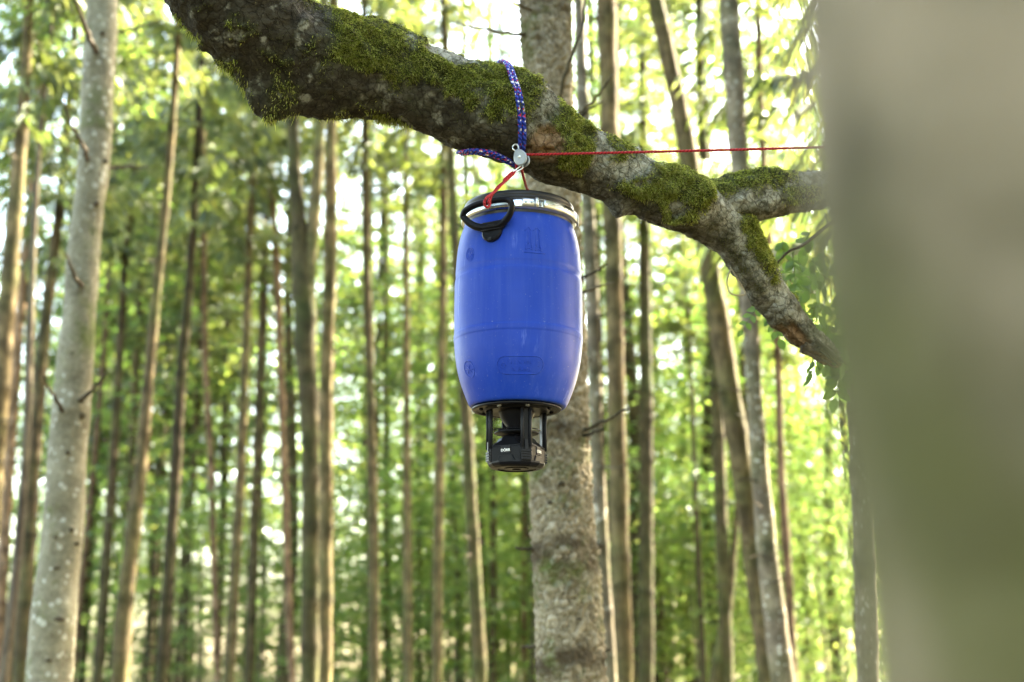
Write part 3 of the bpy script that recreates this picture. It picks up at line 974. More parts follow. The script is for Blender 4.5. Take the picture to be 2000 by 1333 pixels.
def limb_surface(c, rad, px, n1, n2, ns, seed, fork=False):
    ph = np.linspace(0, 2 * math.pi, ns, endpoint=False)
    N = (np.cos(ph)[None, :, None] * n1[:, None] + np.sin(ph)[None, :, None] * n2[:, None])
    V = c[:, None] + rad[:, None, None] * N
    q = V.reshape(-1, 3)
    X = np.repeat(px, ns)
    v = np.tile(0.5 - 0.5 * np.cos(ph), len(px))       # 0 top of the limb, 1 underside
    front = np.tile(np.sin(ph), len(px))
    rr = np.repeat(rad, ns)
    nz = fbm(q * 14, 4, seed)
    nf = fbm(q * 45, 3, seed + 20)
    # moss where the photograph has it
    w = nz * 0.16 + nf * 0.07
    back = front < -0.15
    if not fork:
        m = smooth(585, 640, X) * (1 - smooth(745, 790, X)) * (1 - smooth(0.46, 0.78, v + 1.3 * w))
        m = np.maximum(m, smooth(735, 800, X) * (1 - smooth(1000, 1028, X)) * smooth(0.07, 0.17, v + w * 0.6 + 0.12 * smooth(870, 930, X)) * (1 - smooth(0.46, 0.66, v + 1.2 * w)))
        m = np.maximum(m, smooth(1030, 1062, X) * (1 - smooth(1118, 1140, X)) * (1 - smooth(0.62, 0.82, v + w)))
        m = np.maximum(m, 0.8 * smooth(1135, 1185, X) * (1 - smooth(1180, 1240, X)) * smooth(0.72, 0.5, v + w) * smooth(-0.1, 0.2, nz))
        m = np.maximum(m, smooth(1195, 1240, X + 120 * (v - 0.4)) * (1 - smooth(1325, 1352, X + 40 * (v - 0.5))) * (1 - smooth(0.72, 0.95, v + w)) * smooth(-0.75, -0.1, nz + 0.4 * nf + (X - 1240) / 120))
        m = np.maximum(m, smooth(1400, 1430, X) * (1 - smooth(1470, 1500, X)) * (1 - smooth(0.25, 0.5, v + w)))
        m = np.maximum(m, 0.42 * (1 - smooth(560, 640, X)) * smooth(0.05, 0.45, nz + 0.3 * nf))
        m = np.maximum(m, 0.22 * smooth(480, 520, X) * (1 - smooth(740, 800, X)) * smooth(0.72, 0.9, v) * smooth(-0.25, 0.25, nz))
    else:
        m = (1 - smooth(1520, 1580, X)) * (1 - smooth(0.30, 0.55, v + w))
        m = np.maximum(m, smooth(1480, 1520, X) * (1 - smooth(1570, 1620, X)) * smooth(0.3, 0.45, v) * (1 - smooth(0.7, 0.9, v + w)) * 0.9)
    m = np.where(back, np.clip(0.2 + nz, 0, 1) * smooth(0.8, 0.5, v), m)
    m = np.clip(m, 0, 1)
    d = rr * 0.09 * fbm(q * 6, 3, seed + 3) + 0.006 * nz + 0.0035 * nf + 0.0016 * fbm(q * 140, 2, seed + 40)
    d += m * (0.007 + 0.010 * fbm(q * 30, 3, seed + 50))
    warm = np.zeros(len(q))
    if not fork:
        k = limb_pt(1052, R(100))
        g = gauss(q, k, 0.034)
        d += g * (0.020 + 0.012 * nf)
        warm = np.maximum(warm, smooth(0.25, 0.6, g))
        m = m * (1 - smooth(0.3, 0.7, g))
        d += 0.018 * gauss(q, limb_pt(1085, R(100)), 0.03)
        d += 0.105 * gauss(q, P(514, 214, 3.52), 0.040)
        d += 0.008 * gauss(q, P(590, 225, 3.55), 0.05)
        d += 0.035 * gauss(q, limb_pt(1225, R(168)), 0.022)
        d += 0.02 * gauss(q, limb_pt(1010, R(20)), 0.05)
        d += 0.022 * gauss(q, limb_pt(1330, R(80)), 0.045)
        # torn face of the broken stub
        tear = smooth(1535, 1550, X + 12 * nz) * smooth(0.45, 0.62, v) * smooth(-0.35, 0.1, front)
        d -= tear * rr * 0.28
        d += smooth(1535, 1550, X) * 0.006 * np.round(2.5 * fbm(np.stack([np.tile(ph, len(px)) * 4, X / 60, 0 * X], -1), 2, 4)) / 2.5
        warm = np.maximum(warm, tear * 0.95)
        m *= 1 - smooth(1525, 1545, X)
    V = q + N.reshape(-1, 3) * d[:, None]
    dark = np.maximum(1 - smooth(620, 860, X + 90 * nz), smooth(0.5, 0.75, v + 0.25 * nz) * (0.9 - 0.5 * smooth(1000, 1100, X)) * (1 - smooth(1330, 1480, X))) if not fork else 0 * X  # bark's own dark tone on the left, plus shade painted on the underside
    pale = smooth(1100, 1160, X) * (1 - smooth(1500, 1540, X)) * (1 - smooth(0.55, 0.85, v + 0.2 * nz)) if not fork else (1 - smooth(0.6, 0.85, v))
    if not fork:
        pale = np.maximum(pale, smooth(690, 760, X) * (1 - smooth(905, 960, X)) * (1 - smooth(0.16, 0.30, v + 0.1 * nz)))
    return V, m, warm, v, X, N.reshape(-1, 3), dark, pale


def limb_mat():
    m, t, b = M_('mossy_limb_bark', 0.88, 0.2)
    tc = nd(t, 'ShaderNodeTexCoord')
    n1 = nd(t, 'ShaderNodeTexNoise', i_Scale=38.0, i_Detail=9.0, i_Roughness=0.72)
    n2 = nd(t, 'ShaderNodeTexNoise', i_Scale=9.0, i_Detail=5.0, i_Roughness=0.6)
    n3 = nd(t, 'ShaderNodeTexNoise', i_Scale=21.0, i_Detail=4.0, i_Roughness=0.55)
    vo = nd(t, 'ShaderNodeTexVoronoi', i_Scale=60.0)
    for k in (n1, n2, n3, vo):
        t.links.new(tc.outputs['Object'], k.inputs[0])
    col = ramp(t, n1.outputs[0], [(0.32, (0.03, 0.026, 0.02)), (0.47, (0.112, 0.108, 0.078)), (0.68, (0.31, 0.31, 0.255))]).outputs[0]
    lich = ramp(t, n3.outputs[0], [(0.57, (0, 0, 0)), (0.66, (0.6, 0.6, 0.6))])
    col = mixc(t, lich.outputs[0], col, (0.36, 0.37, 0.31))
    spk = ramp(t, vo.outputs[0], [(0.10, (0.55, 0.55, 0.55)), (0.2, (0, 0, 0))])
    gate = ramp(t, n2.outputs[0], [(0.52, (0, 0, 0)), (0.6, (1, 1, 1))])
    col = mixc(t, mixc(t, 1.0, spk.outputs[0], gate.outputs[0], 'MULTIPLY'), col, (0.5, 0.5, 0.44))
    film = ramp(t, n2.outputs[0], [(0.40, (0.75, 0.75, 0.75)), (0.55, (0, 0, 0))])
    col = mixc(t, film.outputs[0], col, (0.04, 0.042, 0.014))
    ad_ = nd(t, 'ShaderNodeAttribute', attribute_name='dark_shade')
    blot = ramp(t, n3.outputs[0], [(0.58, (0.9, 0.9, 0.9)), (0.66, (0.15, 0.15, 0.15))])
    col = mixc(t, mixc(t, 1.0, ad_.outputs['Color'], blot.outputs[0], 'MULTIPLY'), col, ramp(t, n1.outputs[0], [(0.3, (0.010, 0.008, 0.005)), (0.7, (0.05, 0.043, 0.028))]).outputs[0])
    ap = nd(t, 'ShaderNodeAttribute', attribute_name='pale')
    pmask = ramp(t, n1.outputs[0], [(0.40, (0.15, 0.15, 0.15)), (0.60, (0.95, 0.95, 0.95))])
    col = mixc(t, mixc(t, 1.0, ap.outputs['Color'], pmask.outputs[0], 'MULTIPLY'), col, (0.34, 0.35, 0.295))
    aw = nd(t, 'ShaderNodeAttribute', attribute_name='bare')
    wcol = ramp(t, n1.outputs[0], [(0.3, (0.10, 0.055, 0.03)), (0.55, (0.26, 0.165, 0.09)), (0.75, (0.36, 0.27, 0.18))])
    col = mixc(t, aw.outputs['Fac'], col, wcol.outputs[0])
    am = nd(t, 'ShaderNodeAttribute', attribute_name='moss')
    mcol = ramp(t, n1.outputs[0], [(0.3, (0.018, 0.02, 0.006)), (0.5, (0.045, 0.052, 0.012)), (0.72, (0.09, 0.10, 0.02))])
    col = mixc(t, am.outputs['Fac'], col, mcol.outputs[0])
    vc = nd(t, 'ShaderNodeTexVoronoi', feature='DISTANCE_TO_EDGE', i_Scale=42.0)
    wv = nd(t, 'ShaderNodeVectorMath', operation='MULTIPLY_ADD')
    wv.inputs[1].default_value = (0.05, 0.05, 0.05)
    t.links.new(n3.outputs['Color'], wv.inputs[0])
    t.links.new(tc.outputs['Object'], wv.inputs[2])
    t.links.new(wv.outputs[0], vc.inputs[0])
    fis = ramp(t, vc.outputs[0], [(0.0, (0.35, 0.33, 0.3)), (0.09, (1, 1, 1))])
    col = mixc(t, 0.8, col, mixc(t, 1.0, col, fis.outputs[0], 'MULTIPLY'))
    t.links.new(col, b.inputs['Base Color'])
    hsum = nd(t, 'ShaderNodeMath', operation='MULTIPLY_ADD', i_1=0.35)
    t.links.new(fis.outputs[0], hsum.inputs[0])
    t.links.new(n1.outputs[0], hsum.inputs[2])
    bp = nd(t, 'ShaderNodeBump', i_Strength=1.0, i_Distance=0.012)
    t.links.new(hsum.outputs[0], bp.inputs['Height'])
    t.links.new(bp.outputs[0], b.inputs['Normal'])
    return m


MAT['limb'] = limb_mat()
base = P(180, -420, 3.25)
limb = thing('mossy_limb', 'thick moss-covered limb slanting across the top, forking at the right', 'tree limb', base)
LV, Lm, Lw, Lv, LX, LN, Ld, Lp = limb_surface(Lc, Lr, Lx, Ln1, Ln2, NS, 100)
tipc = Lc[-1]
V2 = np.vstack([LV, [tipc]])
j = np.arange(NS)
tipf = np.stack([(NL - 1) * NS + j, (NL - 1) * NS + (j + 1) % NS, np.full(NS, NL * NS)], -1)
obj('bough', mesh('bough', V2 - base, [grid_faces(NL, NS), tipf], attrs={'moss': np.append(Lm, 0), 'bare': np.append(Lw, 1), 'dark_shade': np.append(Ld, 0), 'pale': np.append(Lp, 0)}), MAT['limb'], limb)
FORK = np.array([(1360, 425, 30, 3.95), (1405, 402, 46, 3.98), (1470, 389, 48, 4.02), (1530, 380, 40, 4.06), (1600, 373, 36, 4.1), (1680, 366, 36, 4.14), (1780, 352, 34, 4.2), (1900, 320, 32, 4.3), (2080, 240, 28, 4.4)])
fc, fr, fx, ft, fn1, fn2 = limb_frames(FORK, 260)
FV, Fm, Fw, Fv, FX, FN, Fd, Fp = limb_surface(fc, fr, fx, fn1, fn2, 120, 200, True)
obj('fork', mesh('fork', FV - base, [grid_faces(260, 120)], attrs={'moss': Fm, 'bare': Fw, 'pale': Fp}), MAT['limb'], limb)


def moss_blades(V, N, m, v, X, count, lo, hi, seed, hang=0.35, fringe=0):
    r = np.random.default_rng(seed)
    w = np.clip(m - 0.10, 0, 1) ** 1.6 * np.clip(0.65 + 0.8 * fbm(V * 28, 3, seed + 9), 0.06, 1)
    idx = r.choice(len(V), count, p=w / w.sum())
    clump = fbm(V[idx] * 55, 2, seed)
    b = V[idx] + r.normal(0, 0.002, (count, 3)) - N[idx] * 0.002
    d = unit(N[idx] * 0.75 + r.normal(0, 0.5, (count, 3)) + np.array([0, 0, -1.0]) * hang)
    s = unit(np.cross(d, r.normal(size=(count, 3))))
    ln = r.uniform(lo, hi, count) * (0.8 + 0.6 * clump)
    return cards(b, d, s, np.maximum(ln, 0.003), r.uniform(0.0014, 0.0030, count), 0.25)


front = (LN @ FWD) < 0.35
mv = moss_blades(LV, LN, Lm * front * (LX > 300), Lv, LX, 150000, 0.004, 0.0115, 1)
mo = obj('moss', mesh('moss', mv[0] - base, mv[1], smooth=False), MAT['moss'], limb)
mo['kind'] = 'stuff'
ffront = (FN @ FWD) < 0.35
mv = moss_blades(FV, FN, Fm * ffront, Fv, FX, 12000, 0.005, 0.013, 2)
mo = obj('fork_moss', mesh('fork_moss', mv[0] - base, mv[1], smooth=False), MAT['moss'], limb)
mo['kind'] = 'stuff'
MAT['moss_dull'] = leaf_mat('dull_moss', [(0.03, 0.03, 0.01), (0.07, 0.075, 0.02), (0.12, 0.13, 0.035), (0.12, 0.10, 0.05)],
                            [(0.03, 0.03, 0.01), (0.07, 0.08, 0.02), (0.12, 0.13, 0.03), (0.12, 0.10, 0.04)], 0.3, gloss=0.02)
film_w = np.clip(0.25 + fbm(LV * 11, 3, 61), 0, 1) * front * (LX > 300) * (LX < 1500) * (1 - smooth(0.7, 0.95, Lv)) * (1 - 0.8 * Lp)
mv = moss_blades(LV, LN, 0.12 + 0.88 * film_w * (film_w > 0.05), Lv, LX, 26000, 0.002, 0.006, 8)
mo = obj('moss_film', mesh('moss_film', mv[0] - base, mv[1], smooth=False), MAT['moss_dull'], limb)
mo['kind'] = 'stuff'
# ragged fringe hanging from the underside
und = smooth(0.90, 0.985, Lv) * smooth(330, 500, LX) * (1 - smooth(800, 900, LX)) * smooth(-0.15, 0.25, fbm(LV * 22, 2, 77))
mv = moss_blades(LV, LN, und, Lv, LX, 1500, 0.006, 0.022, 3, hang=0.9)
mo = obj('hanging_moss', mesh('hanging_moss', mv[0] - base, mv[1], smooth=False), MAT['moss'], limb)
mo['kind'] = 'stuff'
# splinters on the broken stub
for k in range(9):
    a = P(1585 + rng.uniform(-25, 25), 668 + rng.uniform(-14, 22), 4.10)
    e = P(1625 + rng.uniform(0, 32), 705 + rng.uniform(-22, 14), 4.12 + rng.uniform(-0.03, 0.03))
    V, f, uv = tube(np.linspace(a, e, 6) - base, np.linspace(0.009, 0.001, 6), 5)
    obj('splinter', mesh('splinter', V, f, smooth=False), MAT['dead'], limb)
# dry vine loop hanging under the limb beside the stub
V, f, uv = tube(resample(np.array([P(1428, 525, 3.95), P(1420, 548, 3.93), P(1424, 570, 3.92), P(1438, 577, 3.93), P(1455, 573, 3.95), P(1440, 545, 3.95), P(1426, 522, 3.96)]), 30), 0.0022, 6)
tag(obj('vine_loop', mesh('vine_loop', V, f), plain('vine', (0.20, 0.17, 0.10), 0.8)), 'thin dry vine loop hanging under the limb below its fork', 'vine')


# ------------------------------------------------------------------ blue drum
KD = 3.60 / F                     # metres per photo pixel at the drum
B0 = P(1011.5, 797, 3.60)
drum = thing('drum', 'blue plastic barrel with black lid hanging from the limb', 'barrel', B0)
drum.rotation_euler = (R(0.0), R(0.3), 0)
drum.scale = (1.015, 1.015, 1.0)
PROF = np.array([(0.0, 0.004), (0.085, 0.004), (0.098, 0.002), (0.112, -0.001), (0.1185, 0.001), (0.1225, 0.006), (0.1280, 0.018), (0.1350, 0.036), (0.1425, 0.056), (0.1485, 0.077),
                 (0.1540, 0.100), (0.1580, 0.126), (0.1602, 0.148), (0.1612, 0.160), (0.1616, 0.1665), (0.1628, 0.170), (0.1630, 0.182), (0.1618, 0.1855), (0.1620, 0.20), (0.1622, 0.24), (0.1622, 0.28), (0.1620, 0.315),
                 (0.1616, 0.3265), (0.1600, 0.330), (0.1596, 0.343), (0.1604, 0.347), (0.1595, 0.362), (0.1578, 0.39), (0.1550, 0.415), (0.1512, 0.437), (0.1455, 0.458), (0.1405, 0.471), (0.1385, 0.480), (0.1390, 0.500)])


def drum_r(z):
    return float(np.interp(z, PROF[4:, 1], PROF[4:, 0]))


def smooth_prof(P0, sub=5):
    s = np.concatenate([[0], np.cumsum(np.linalg.norm(np.diff(P0, axis=0), axis=1))])
    out = []
    for a, b in zip(P0[:-1], P0[1:]):
        for k in range(sub):
            out.append(a + (b - a) * k / sub)
    out.append(P0[-1])
    out = np.array(out)
    ker = np.array([1, 2, 3, 2, 1]) / 9
    for c in range(2):
        out[2:-2, c] = np.convolve(out[:, c], ker, 'valid')
    return out


def drum_mat():
    m, t, b = M_('blue_plastic', 0.42, 0.15)
    tc = nd(t, 'ShaderNodeTexCoord')
    n1 = nd(t, 'ShaderNodeTexNoise', i_Scale=6.0, i_Detail=6.0, i_Roughness=0.6)
    t.links.new(tc.outputs['Object'], n1.inputs[0])
    col = ramp(t, n1.outputs[0], [(0.3, (0.005, 0.036, 0.29)), (0.7, (0.008, 0.046, 0.345))]).outputs[0]
    # scuffs and scratches
    mp = nd(t, 'ShaderNodeMapping')
    mp.inputs['Scale'].default_value = (60, 60, 5)
    mp.inputs['Rotation'].default_value = (0, 0.15, 0.1)
    t.links.new(tc.outputs['Object'], mp.inputs[0])
    n2 = nd(t, 'ShaderNodeTexNoise', i_Scale=1.0, i_Detail=4.0, i_Roughness=0.7)
    t.links.new(mp.outputs[0], n2.inputs[0])
    n3 = nd(t, 'ShaderNodeTexNoise', i_Scale=11.0, i_Detail=2.0)
    t.links.new(tc.outputs['Object'], n3.inputs[0])
    a = ramp(t, n2.outputs[0], [(0.56, (0, 0, 0)), (0.70, (0.6, 0.6, 0.6))])
    g = ramp(t, n3.outputs[0], [(0.55, (0, 0, 0)), (0.68, (1, 1, 1))])
    col = mixc(t, mixc(t, 1.0, a.outputs[0], g.outputs[0], 'MULTIPLY'), col, (0.16, 0.24, 0.62))
    mp2 = nd(t, 'ShaderNodeMapping')
    mp2.inputs['Scale'].default_value = (38, 38, 1.6)
    t.links.new(tc.outputs['Object'], mp2.inputs[0])
    n6 = nd(t, 'ShaderNodeTexNoise', i_Scale=1.0, i_Detail=6.0, i_Roughness=0.7)
    t.links.new(mp2.outputs[0], n6.inputs[0])
    col = mixc(t, ramp(t, n6.outputs[0], [(0.48, (0, 0, 0)), (0.74, (0.16, 0.16, 0.16))]).outputs[0], col, (0.11, 0.16, 0.36))
    n7 = nd(t, 'ShaderNodeTexNoise', i_Scale=210.0, i_Detail=2.0)
    t.links.new(tc.outputs['Object'], n7.inputs[0])
    col = mixc(t, ramp(t, n7.outputs[0], [(0.70, (0, 0, 0)), (0.76, (0.45, 0.45, 0.45))]).outputs[0], col, (0.22, 0.24, 0.26))
    t.links.new(col, b.inputs['Base Color'])
    rr = nd(t, 'ShaderNodeMapRange', i_1=0.3, i_2=0.7, i_3=0.37, i_4=0.48)
    t.links.new(n3.outputs[0], rr.inputs[0])
    t.links.new(rr.outputs[0], b.inputs['Roughness'])
    bp = nd(t, 'ShaderNodeBump', i_Strength=0.12, i_Distance=0.004)
    n4 = nd(t, 'ShaderNodeTexNoise', i_Scale=40.0, i_Detail=3.0)
    t.links.new(tc.outputs['Object'], n4.inputs[0])
    t.links.new(n4.outputs[0], bp.inputs['Height'])
    t.links.new(bp.outputs[0], b.inputs['Normal'])
    return m


MAT['blue'] = drum_mat()
MAT['black'] = plain('black_plastic', (0.006, 0.006, 0.008), 0.42, spec=0.13, bump=0.15, bscale=300)
MAT['lid'] = plain('black_lid_plastic', (0.009, 0.009, 0.011), 0.38, spec=0.35)
MAT['steel'] = plain('galvanised_steel', (0.62, 0.64, 0.63), 0.30, metal=1.0, bump=0.05)
MAT['dull_steel'] = plain('worn_zinc', (0.30, 0.32, 0.33), 0.48, metal=0.85, bump=0.15)
MAT['red'] = None
V, f = lathe(smooth_prof(PROF), 160)
body = obj('barrel', mesh('barrel', V, f), MAT['blue'], drum)


def on_drum(az, z, lift=0.0):
    rr = drum_r(z) + lift
    return np.array([rr * math.sin(az), -rr * math.cos(az), z])


# lid with ribbed edge
LP = np.array([(0.1400, 0.474), (0.1425, 0.5035), (0.1425, 0.508), (0.1408, 0.5095), (0.1408, 0.5125), (0.1420, 0.514), (0.1420, 0.5165), (0.1402, 0.518), (0.1402, 0.521), (0.1412, 0.5225), (0.1410, 0.526),
               (0.1385, 0.5315), (0.1345, 0.5340), (0.1240, 0.5345), (0.1180, 0.5290), (0.08, 0.528), (0.0, 0.528)])
V, f = lathe(LP, 128)
obj('lid', mesh('lid', V, f), MAT['lid'], drum)
# steel clamp ring
RP = np.array([(0.1380, 0.4815), (0.1400, 0.4808), (0.1440, 0.4832), (0.1470, 0.4853), (0.1480, 0.4872), (0.1480, 0.4900), (0.1480, 0.5010), (0.1465, 0.5050), (0.1435, 0.5068), (0.1405, 0.5065)])
V, f = lathe(RP, 144)
ring = obj('clamp_ring', mesh('clamp_ring', V, f), MAT['steel'], drum)


def arc_strip(az0, az1, z0, z1, r0, r1, n=24, zsl=0.0):
    """curved plate following the ring between two azimuths"""
    a = np.linspace(az0, az1, n)
    zc = np.linspace(0, zsl, n)
    rows = []
    for rr, zz in ((r0, z0), (r1, z0 + 0.0008), (r1 + 0.0006, (z0 + z1) / 2), (r1, z1 - 0.0008), (r0, z1)):
        rows.append(np.stack([rr * np.sin(a), -rr * np.cos(a), zz + zc], -1))
    V = np.stack(rows, 1).reshape(-1, 3)
    return V, [grid_faces(n, 5), np.array([[4, 3, 2, 1], [4, 1, 0, 0]])[:1], np.array([[(n - 1) * 5 + k for k in (1, 2, 3, 4)]])]


# latch on the ring: rivet plate, hinge, lever
V, f = arc_strip(R(3), R(15), 0.4850, 0.5070, 0.1470, 0.1505, 12)
plate = obj('latch_plate', mesh('latch_plate', V, f), MAT['steel'], ring)
for az in (6.5, 12.0):
    V, f, uv = tube(np.array([[x * math.sin(R(az)), -x * math.cos(R(az)), 0.496] for x in (0.1490, 0.1520, 0.1524)]), [0.0026, 0.0026, 0.001], 10)
    obj('rivet', mesh('rivet', V, f), MAT['dull_steel'], plate)
V, f = arc_strip(R(15.5), R(18.5), 0.4830, 0.5095, 0.1475, 0.1545, 5)
obj('latch_hinge', mesh('latch_hinge', V, f), MAT['steel'], ring)
V, f = join([arc_strip(R(19), R(24), 0.4840, 0.4875, 0.1475, 0.1530, 6), arc_strip(R(19), R(24), 0.5030, 0.5070, 0.1475, 0.1530, 6),
             arc_strip(R(20.3), R(21.6), 0.4875, 0.5030, 0.1475, 0.1520, 4)])
obj('latch_clip', mesh('latch_clip', V, f), MAT['dull_steel'], ring)
V, f = join([arc_strip(R(24.5), R(84), 0.4840, 0.5075, 0.1478, 0.1520, 40, -0.004)])
lev = obj('latch_lever', mesh('latch_lever', V, f), MAT['steel'], ring)
V, f = join([arc_strip(R(28), R(70), 0.4930, 0.4985, 0.1518, 0.1537, 30, -0.002)])
obj('lever_rib', mesh('lever_rib', V, f), MAT['steel'], lev)
V, f = arc_strip(R(79), R(88), 0.4780, 0.5040, 0.1490, 0.1545, 8)
obj('lever_end', mesh('lever_end', V, f), MAT['dull_steel'], lev)


# carrying handles: D-shaped black loop on a half-round mount
def handle(az, tilt):
    M = Matrix.Rotation(az, 4, 'Z') @ Matrix.Translation((0, -0.1560, 0.419)) @ Matrix.Rotation(R(tilt), 4, 'X')
    k = 260 / 1925 * KD * 1.0
    # loop outline in crop pixels about the hinge (600, 520): widen by 1/cos(34 deg)
    out = np.array([(215, 235), (262, 160), (400, 100), (540, 82), (700, 76), (815, 95), (858, 165), (838, 270), (770, 370), (690, 428), (600, 440), (480, 440), (380, 410), (290, 340)], float)
    p = np.stack([(out[:, 0] - 575) * k / 0.83, 0 * out[:, 0], (520 - out[:, 1]) * k], -1)
    cl = resample(np.vstack([p, p[:1]]), 91)[:-1]
    tt = np.linspace(0, 14, 90, endpoint=False)
    rad = np.interp(tt, [0, 2, 5, 7, 9, 10.5, 12, 14], [0.0082, 0.0080, 0.0078, 0.0080, 0.0095, 0.0105, 0.0098, 0.0082])
    V, f, uv = tube(cl, rad, 14, closed=True)
    h = obj('handle', mesh('handle', *xf((V, f), M)[:2]), MAT['black'], drum)
    # flat inner rim line of the loop
    V, f, uv = tube(cl + np.array([0, -0.0045, 0]), rad * 0.62, 8, closed=True)
    obj('handle_rim', mesh('handle_rim', *xf((V, f), M)[:2]), MAT['black'], h)
    # web below the loop
    w = np.array([(400, 395), (480, 372), (700, 360), (770, 365), (735, 470), (700, 500), (470, 512), (430, 490)], float)
    q = np.stack([(w[:, 0] - 575) * k / 0.83, (520 - w[:, 1]) * k], -1)[::-1]
    V, f = prism(q, 0.010, 0.002)
    V[:, 1] -= 0.006
    obj('handle_web', mesh('handle_web', *xf((V, f), M)[:2], smooth=False), MAT['black'], h)
    V, f = box(-0.007, 0.011, -0.0095, -0.003, 0.012, 0.020)
    obj('latch_tab', mesh('latch_tab', *xf((V, f), M)[:2], smooth=False), MAT['dull_black'], h)
    # mount: half disc with a ridge
    M2 = Matrix.Rotation(az, 4, 'Z') @ Matrix.Translation((0, -0.1550, 0.421))
    a = np.linspace(math.pi, 2 * math.pi, 22)
    half = np.stack([0.0265 * np.cos(a), 0.0285 * np.sin(a)], -1)
    half = np.vstack([half, [(0.0265, 0.006), (-0.0265, 0.006)]])
    V, f = prism(half, 0.016, 0.0035)
    V[:, 1] -= 0.007
    V[:, 1] += np.clip(-V[:, 2], 0, 1) * -0.22
    mnt = obj('handle_mount', mesh('handle_mount', *xf((V, f), M2)[:2], smooth=False), MAT['black'], drum)
    V, f, uv = tube(np.array([[-0.026, -0.009, 0.002], [0, -0.010, 0.003], [0.026, -0.009, 0.004]]), 0.0028, 8)
    obj('hinge_pin', mesh('hinge_pin', *xf((V, f), M2)[:2]), MAT['black'], mnt)
    V, f = box(-0.0045, 0.0045, -0.0155, -0.006, -0.026, -0.018)
    obj('mount_stud', mesh('mount_stud', *xf((V, f), M2)[:2], smooth=False), MAT['dull_black'], mnt)


MAT['dull_black'] = plain('grey_black_plastic', (0.013, 0.014, 0.018), 0.5, spec=0.16)
HAZ = R(-25)
handle(HAZ, 14)
handle(HAZ + math.pi, 10)


# moulded marks on the drum
def emboss(name, lines, rad, closed=False):
    parts = []
    for l in lines:
        pts = np.array([on_drum(a, z, 0.0) for a, z in l])
        parts.append(tube(pts, rad, 6))
    V, f = join(parts)
    return obj(name, mesh(name, V, f), MAT['blue'], body)


def az_of(px):
    return math.asin(max(-0.99, min(0.99, (px - 1011.5) / 124.5)))


def z_of(px, py):
    """height on the drum front that shows at py"""
    a = az_of(px)
    e = R(12.3)
    z = (797 - py) * KD / math.cos(e)
    for _ in range(4):
        rr = drum_r(z)
        z = ((797 - py) * KD - rr * math.cos(a) * math.sin(e)) / math.cos(e)
    return z


def L(*pts, n=6):
    out = []
    for (a, b), (c, d) in zip(pts[:-1], pts[1:]):
        for k in np.linspace(0, 1, n):
            x, y = a + (c - a) * k, b + (d - b) * k
            out.append((az_of(x), z_of(x, y)))
    return out


def circ(cx, cy, rx, ry, n=28):
    return [(az_of(cx + rx * math.cos(t)), z_of(cx + rx * math.cos(t), cy + ry * math.sin(t))) for t in np.linspace(0, 2 * math.pi, n)]


emboss('arrow_mark', [L((1023, 455), (1031, 447), (1036, 455)), L((1040, 455), (1047, 449), (1054, 455)), L((1030, 454), (1030, 482)), L((1035, 455), (1036, 489)), L((1045, 454), (1045, 487)), L((1051, 455), (1052, 490)),
                      L((1026, 481), (1025, 492), (1031, 489), (1037, 493), (1037, 482)), L((1044, 486), (1043, 494), (1049, 491), (1055, 495), (1054, 486)), L((1021, 497), (1062, 500))], 0.0013)
emboss('round_mark', [circ(917, 499, 7.5, 13), circ(917, 499, 5, 9.5), L((919, 493), (915, 497), (920, 500), (915, 506))], 0.0012)
pl = []
for t in np.linspace(-math.pi / 2, math.pi / 2, 10):
    pl.append((1045 + 17 * math.cos(t), 713.5 + 17 * math.sin(t)))
for t in np.linspace(math.pi / 2, 1.5 * math.pi, 10):
    pl.append((986 + 17 * math.cos(t), 713.5 + 17 * math.sin(t)))
pl.append(pl[0])
strokes = []
rr_ = random.Random(5)
for row, (x0, x1) in ((708, (990, 1038)), (721, (998, 1034))):
    x = x0
    while x < x1:
        w = rr_.uniform(3, 5)
        strokes.append(L((x, row - 3), (x + w * 0.5, row + rr_.uniform(-3, 3)), (x + w * 0.8, row + 3), n=3))
        x += w + 2
strokes.append(circ(981, 714, 4, 4.5, 14))
strokes += [L((1050, 707), (1055, 707)), L((1050, 714), (1055, 716))]
emboss('name_plate', [L(*pl, n=9)], 0.0014)
emboss('plate_relief', strokes, 0.0010)
emboss('date_mark', [circ(912, 722, 9.5, 16), L((907, 714), (916, 728)), L((915, 713), (908, 730)), L((905, 722), (919, 722))], 0.0013)

# ------------------------------------------------------------------ feeder under the drum
FB = B0 + np.array([-0.0035, 0, 0])
feeder = thing('feeder', 'black spinning feed dispenser fixed under the blue drum', 'feeder', FB)
feeder.scale = (1, 1, 0.975)
FAZ = R(-26)
Z = 0.0
Rz = lambda a: Matrix.Rotation(a, 4, 'Z')


def fpart(name, part, mat='black', parent=None, smooth_=False, az=0.0, mod=True):
    V, f = xf(part, Rz(az))[:2]
    o = obj(name, mesh(name, V, f, smooth=smooth_), MAT[mat], parent or feeder)
    return o


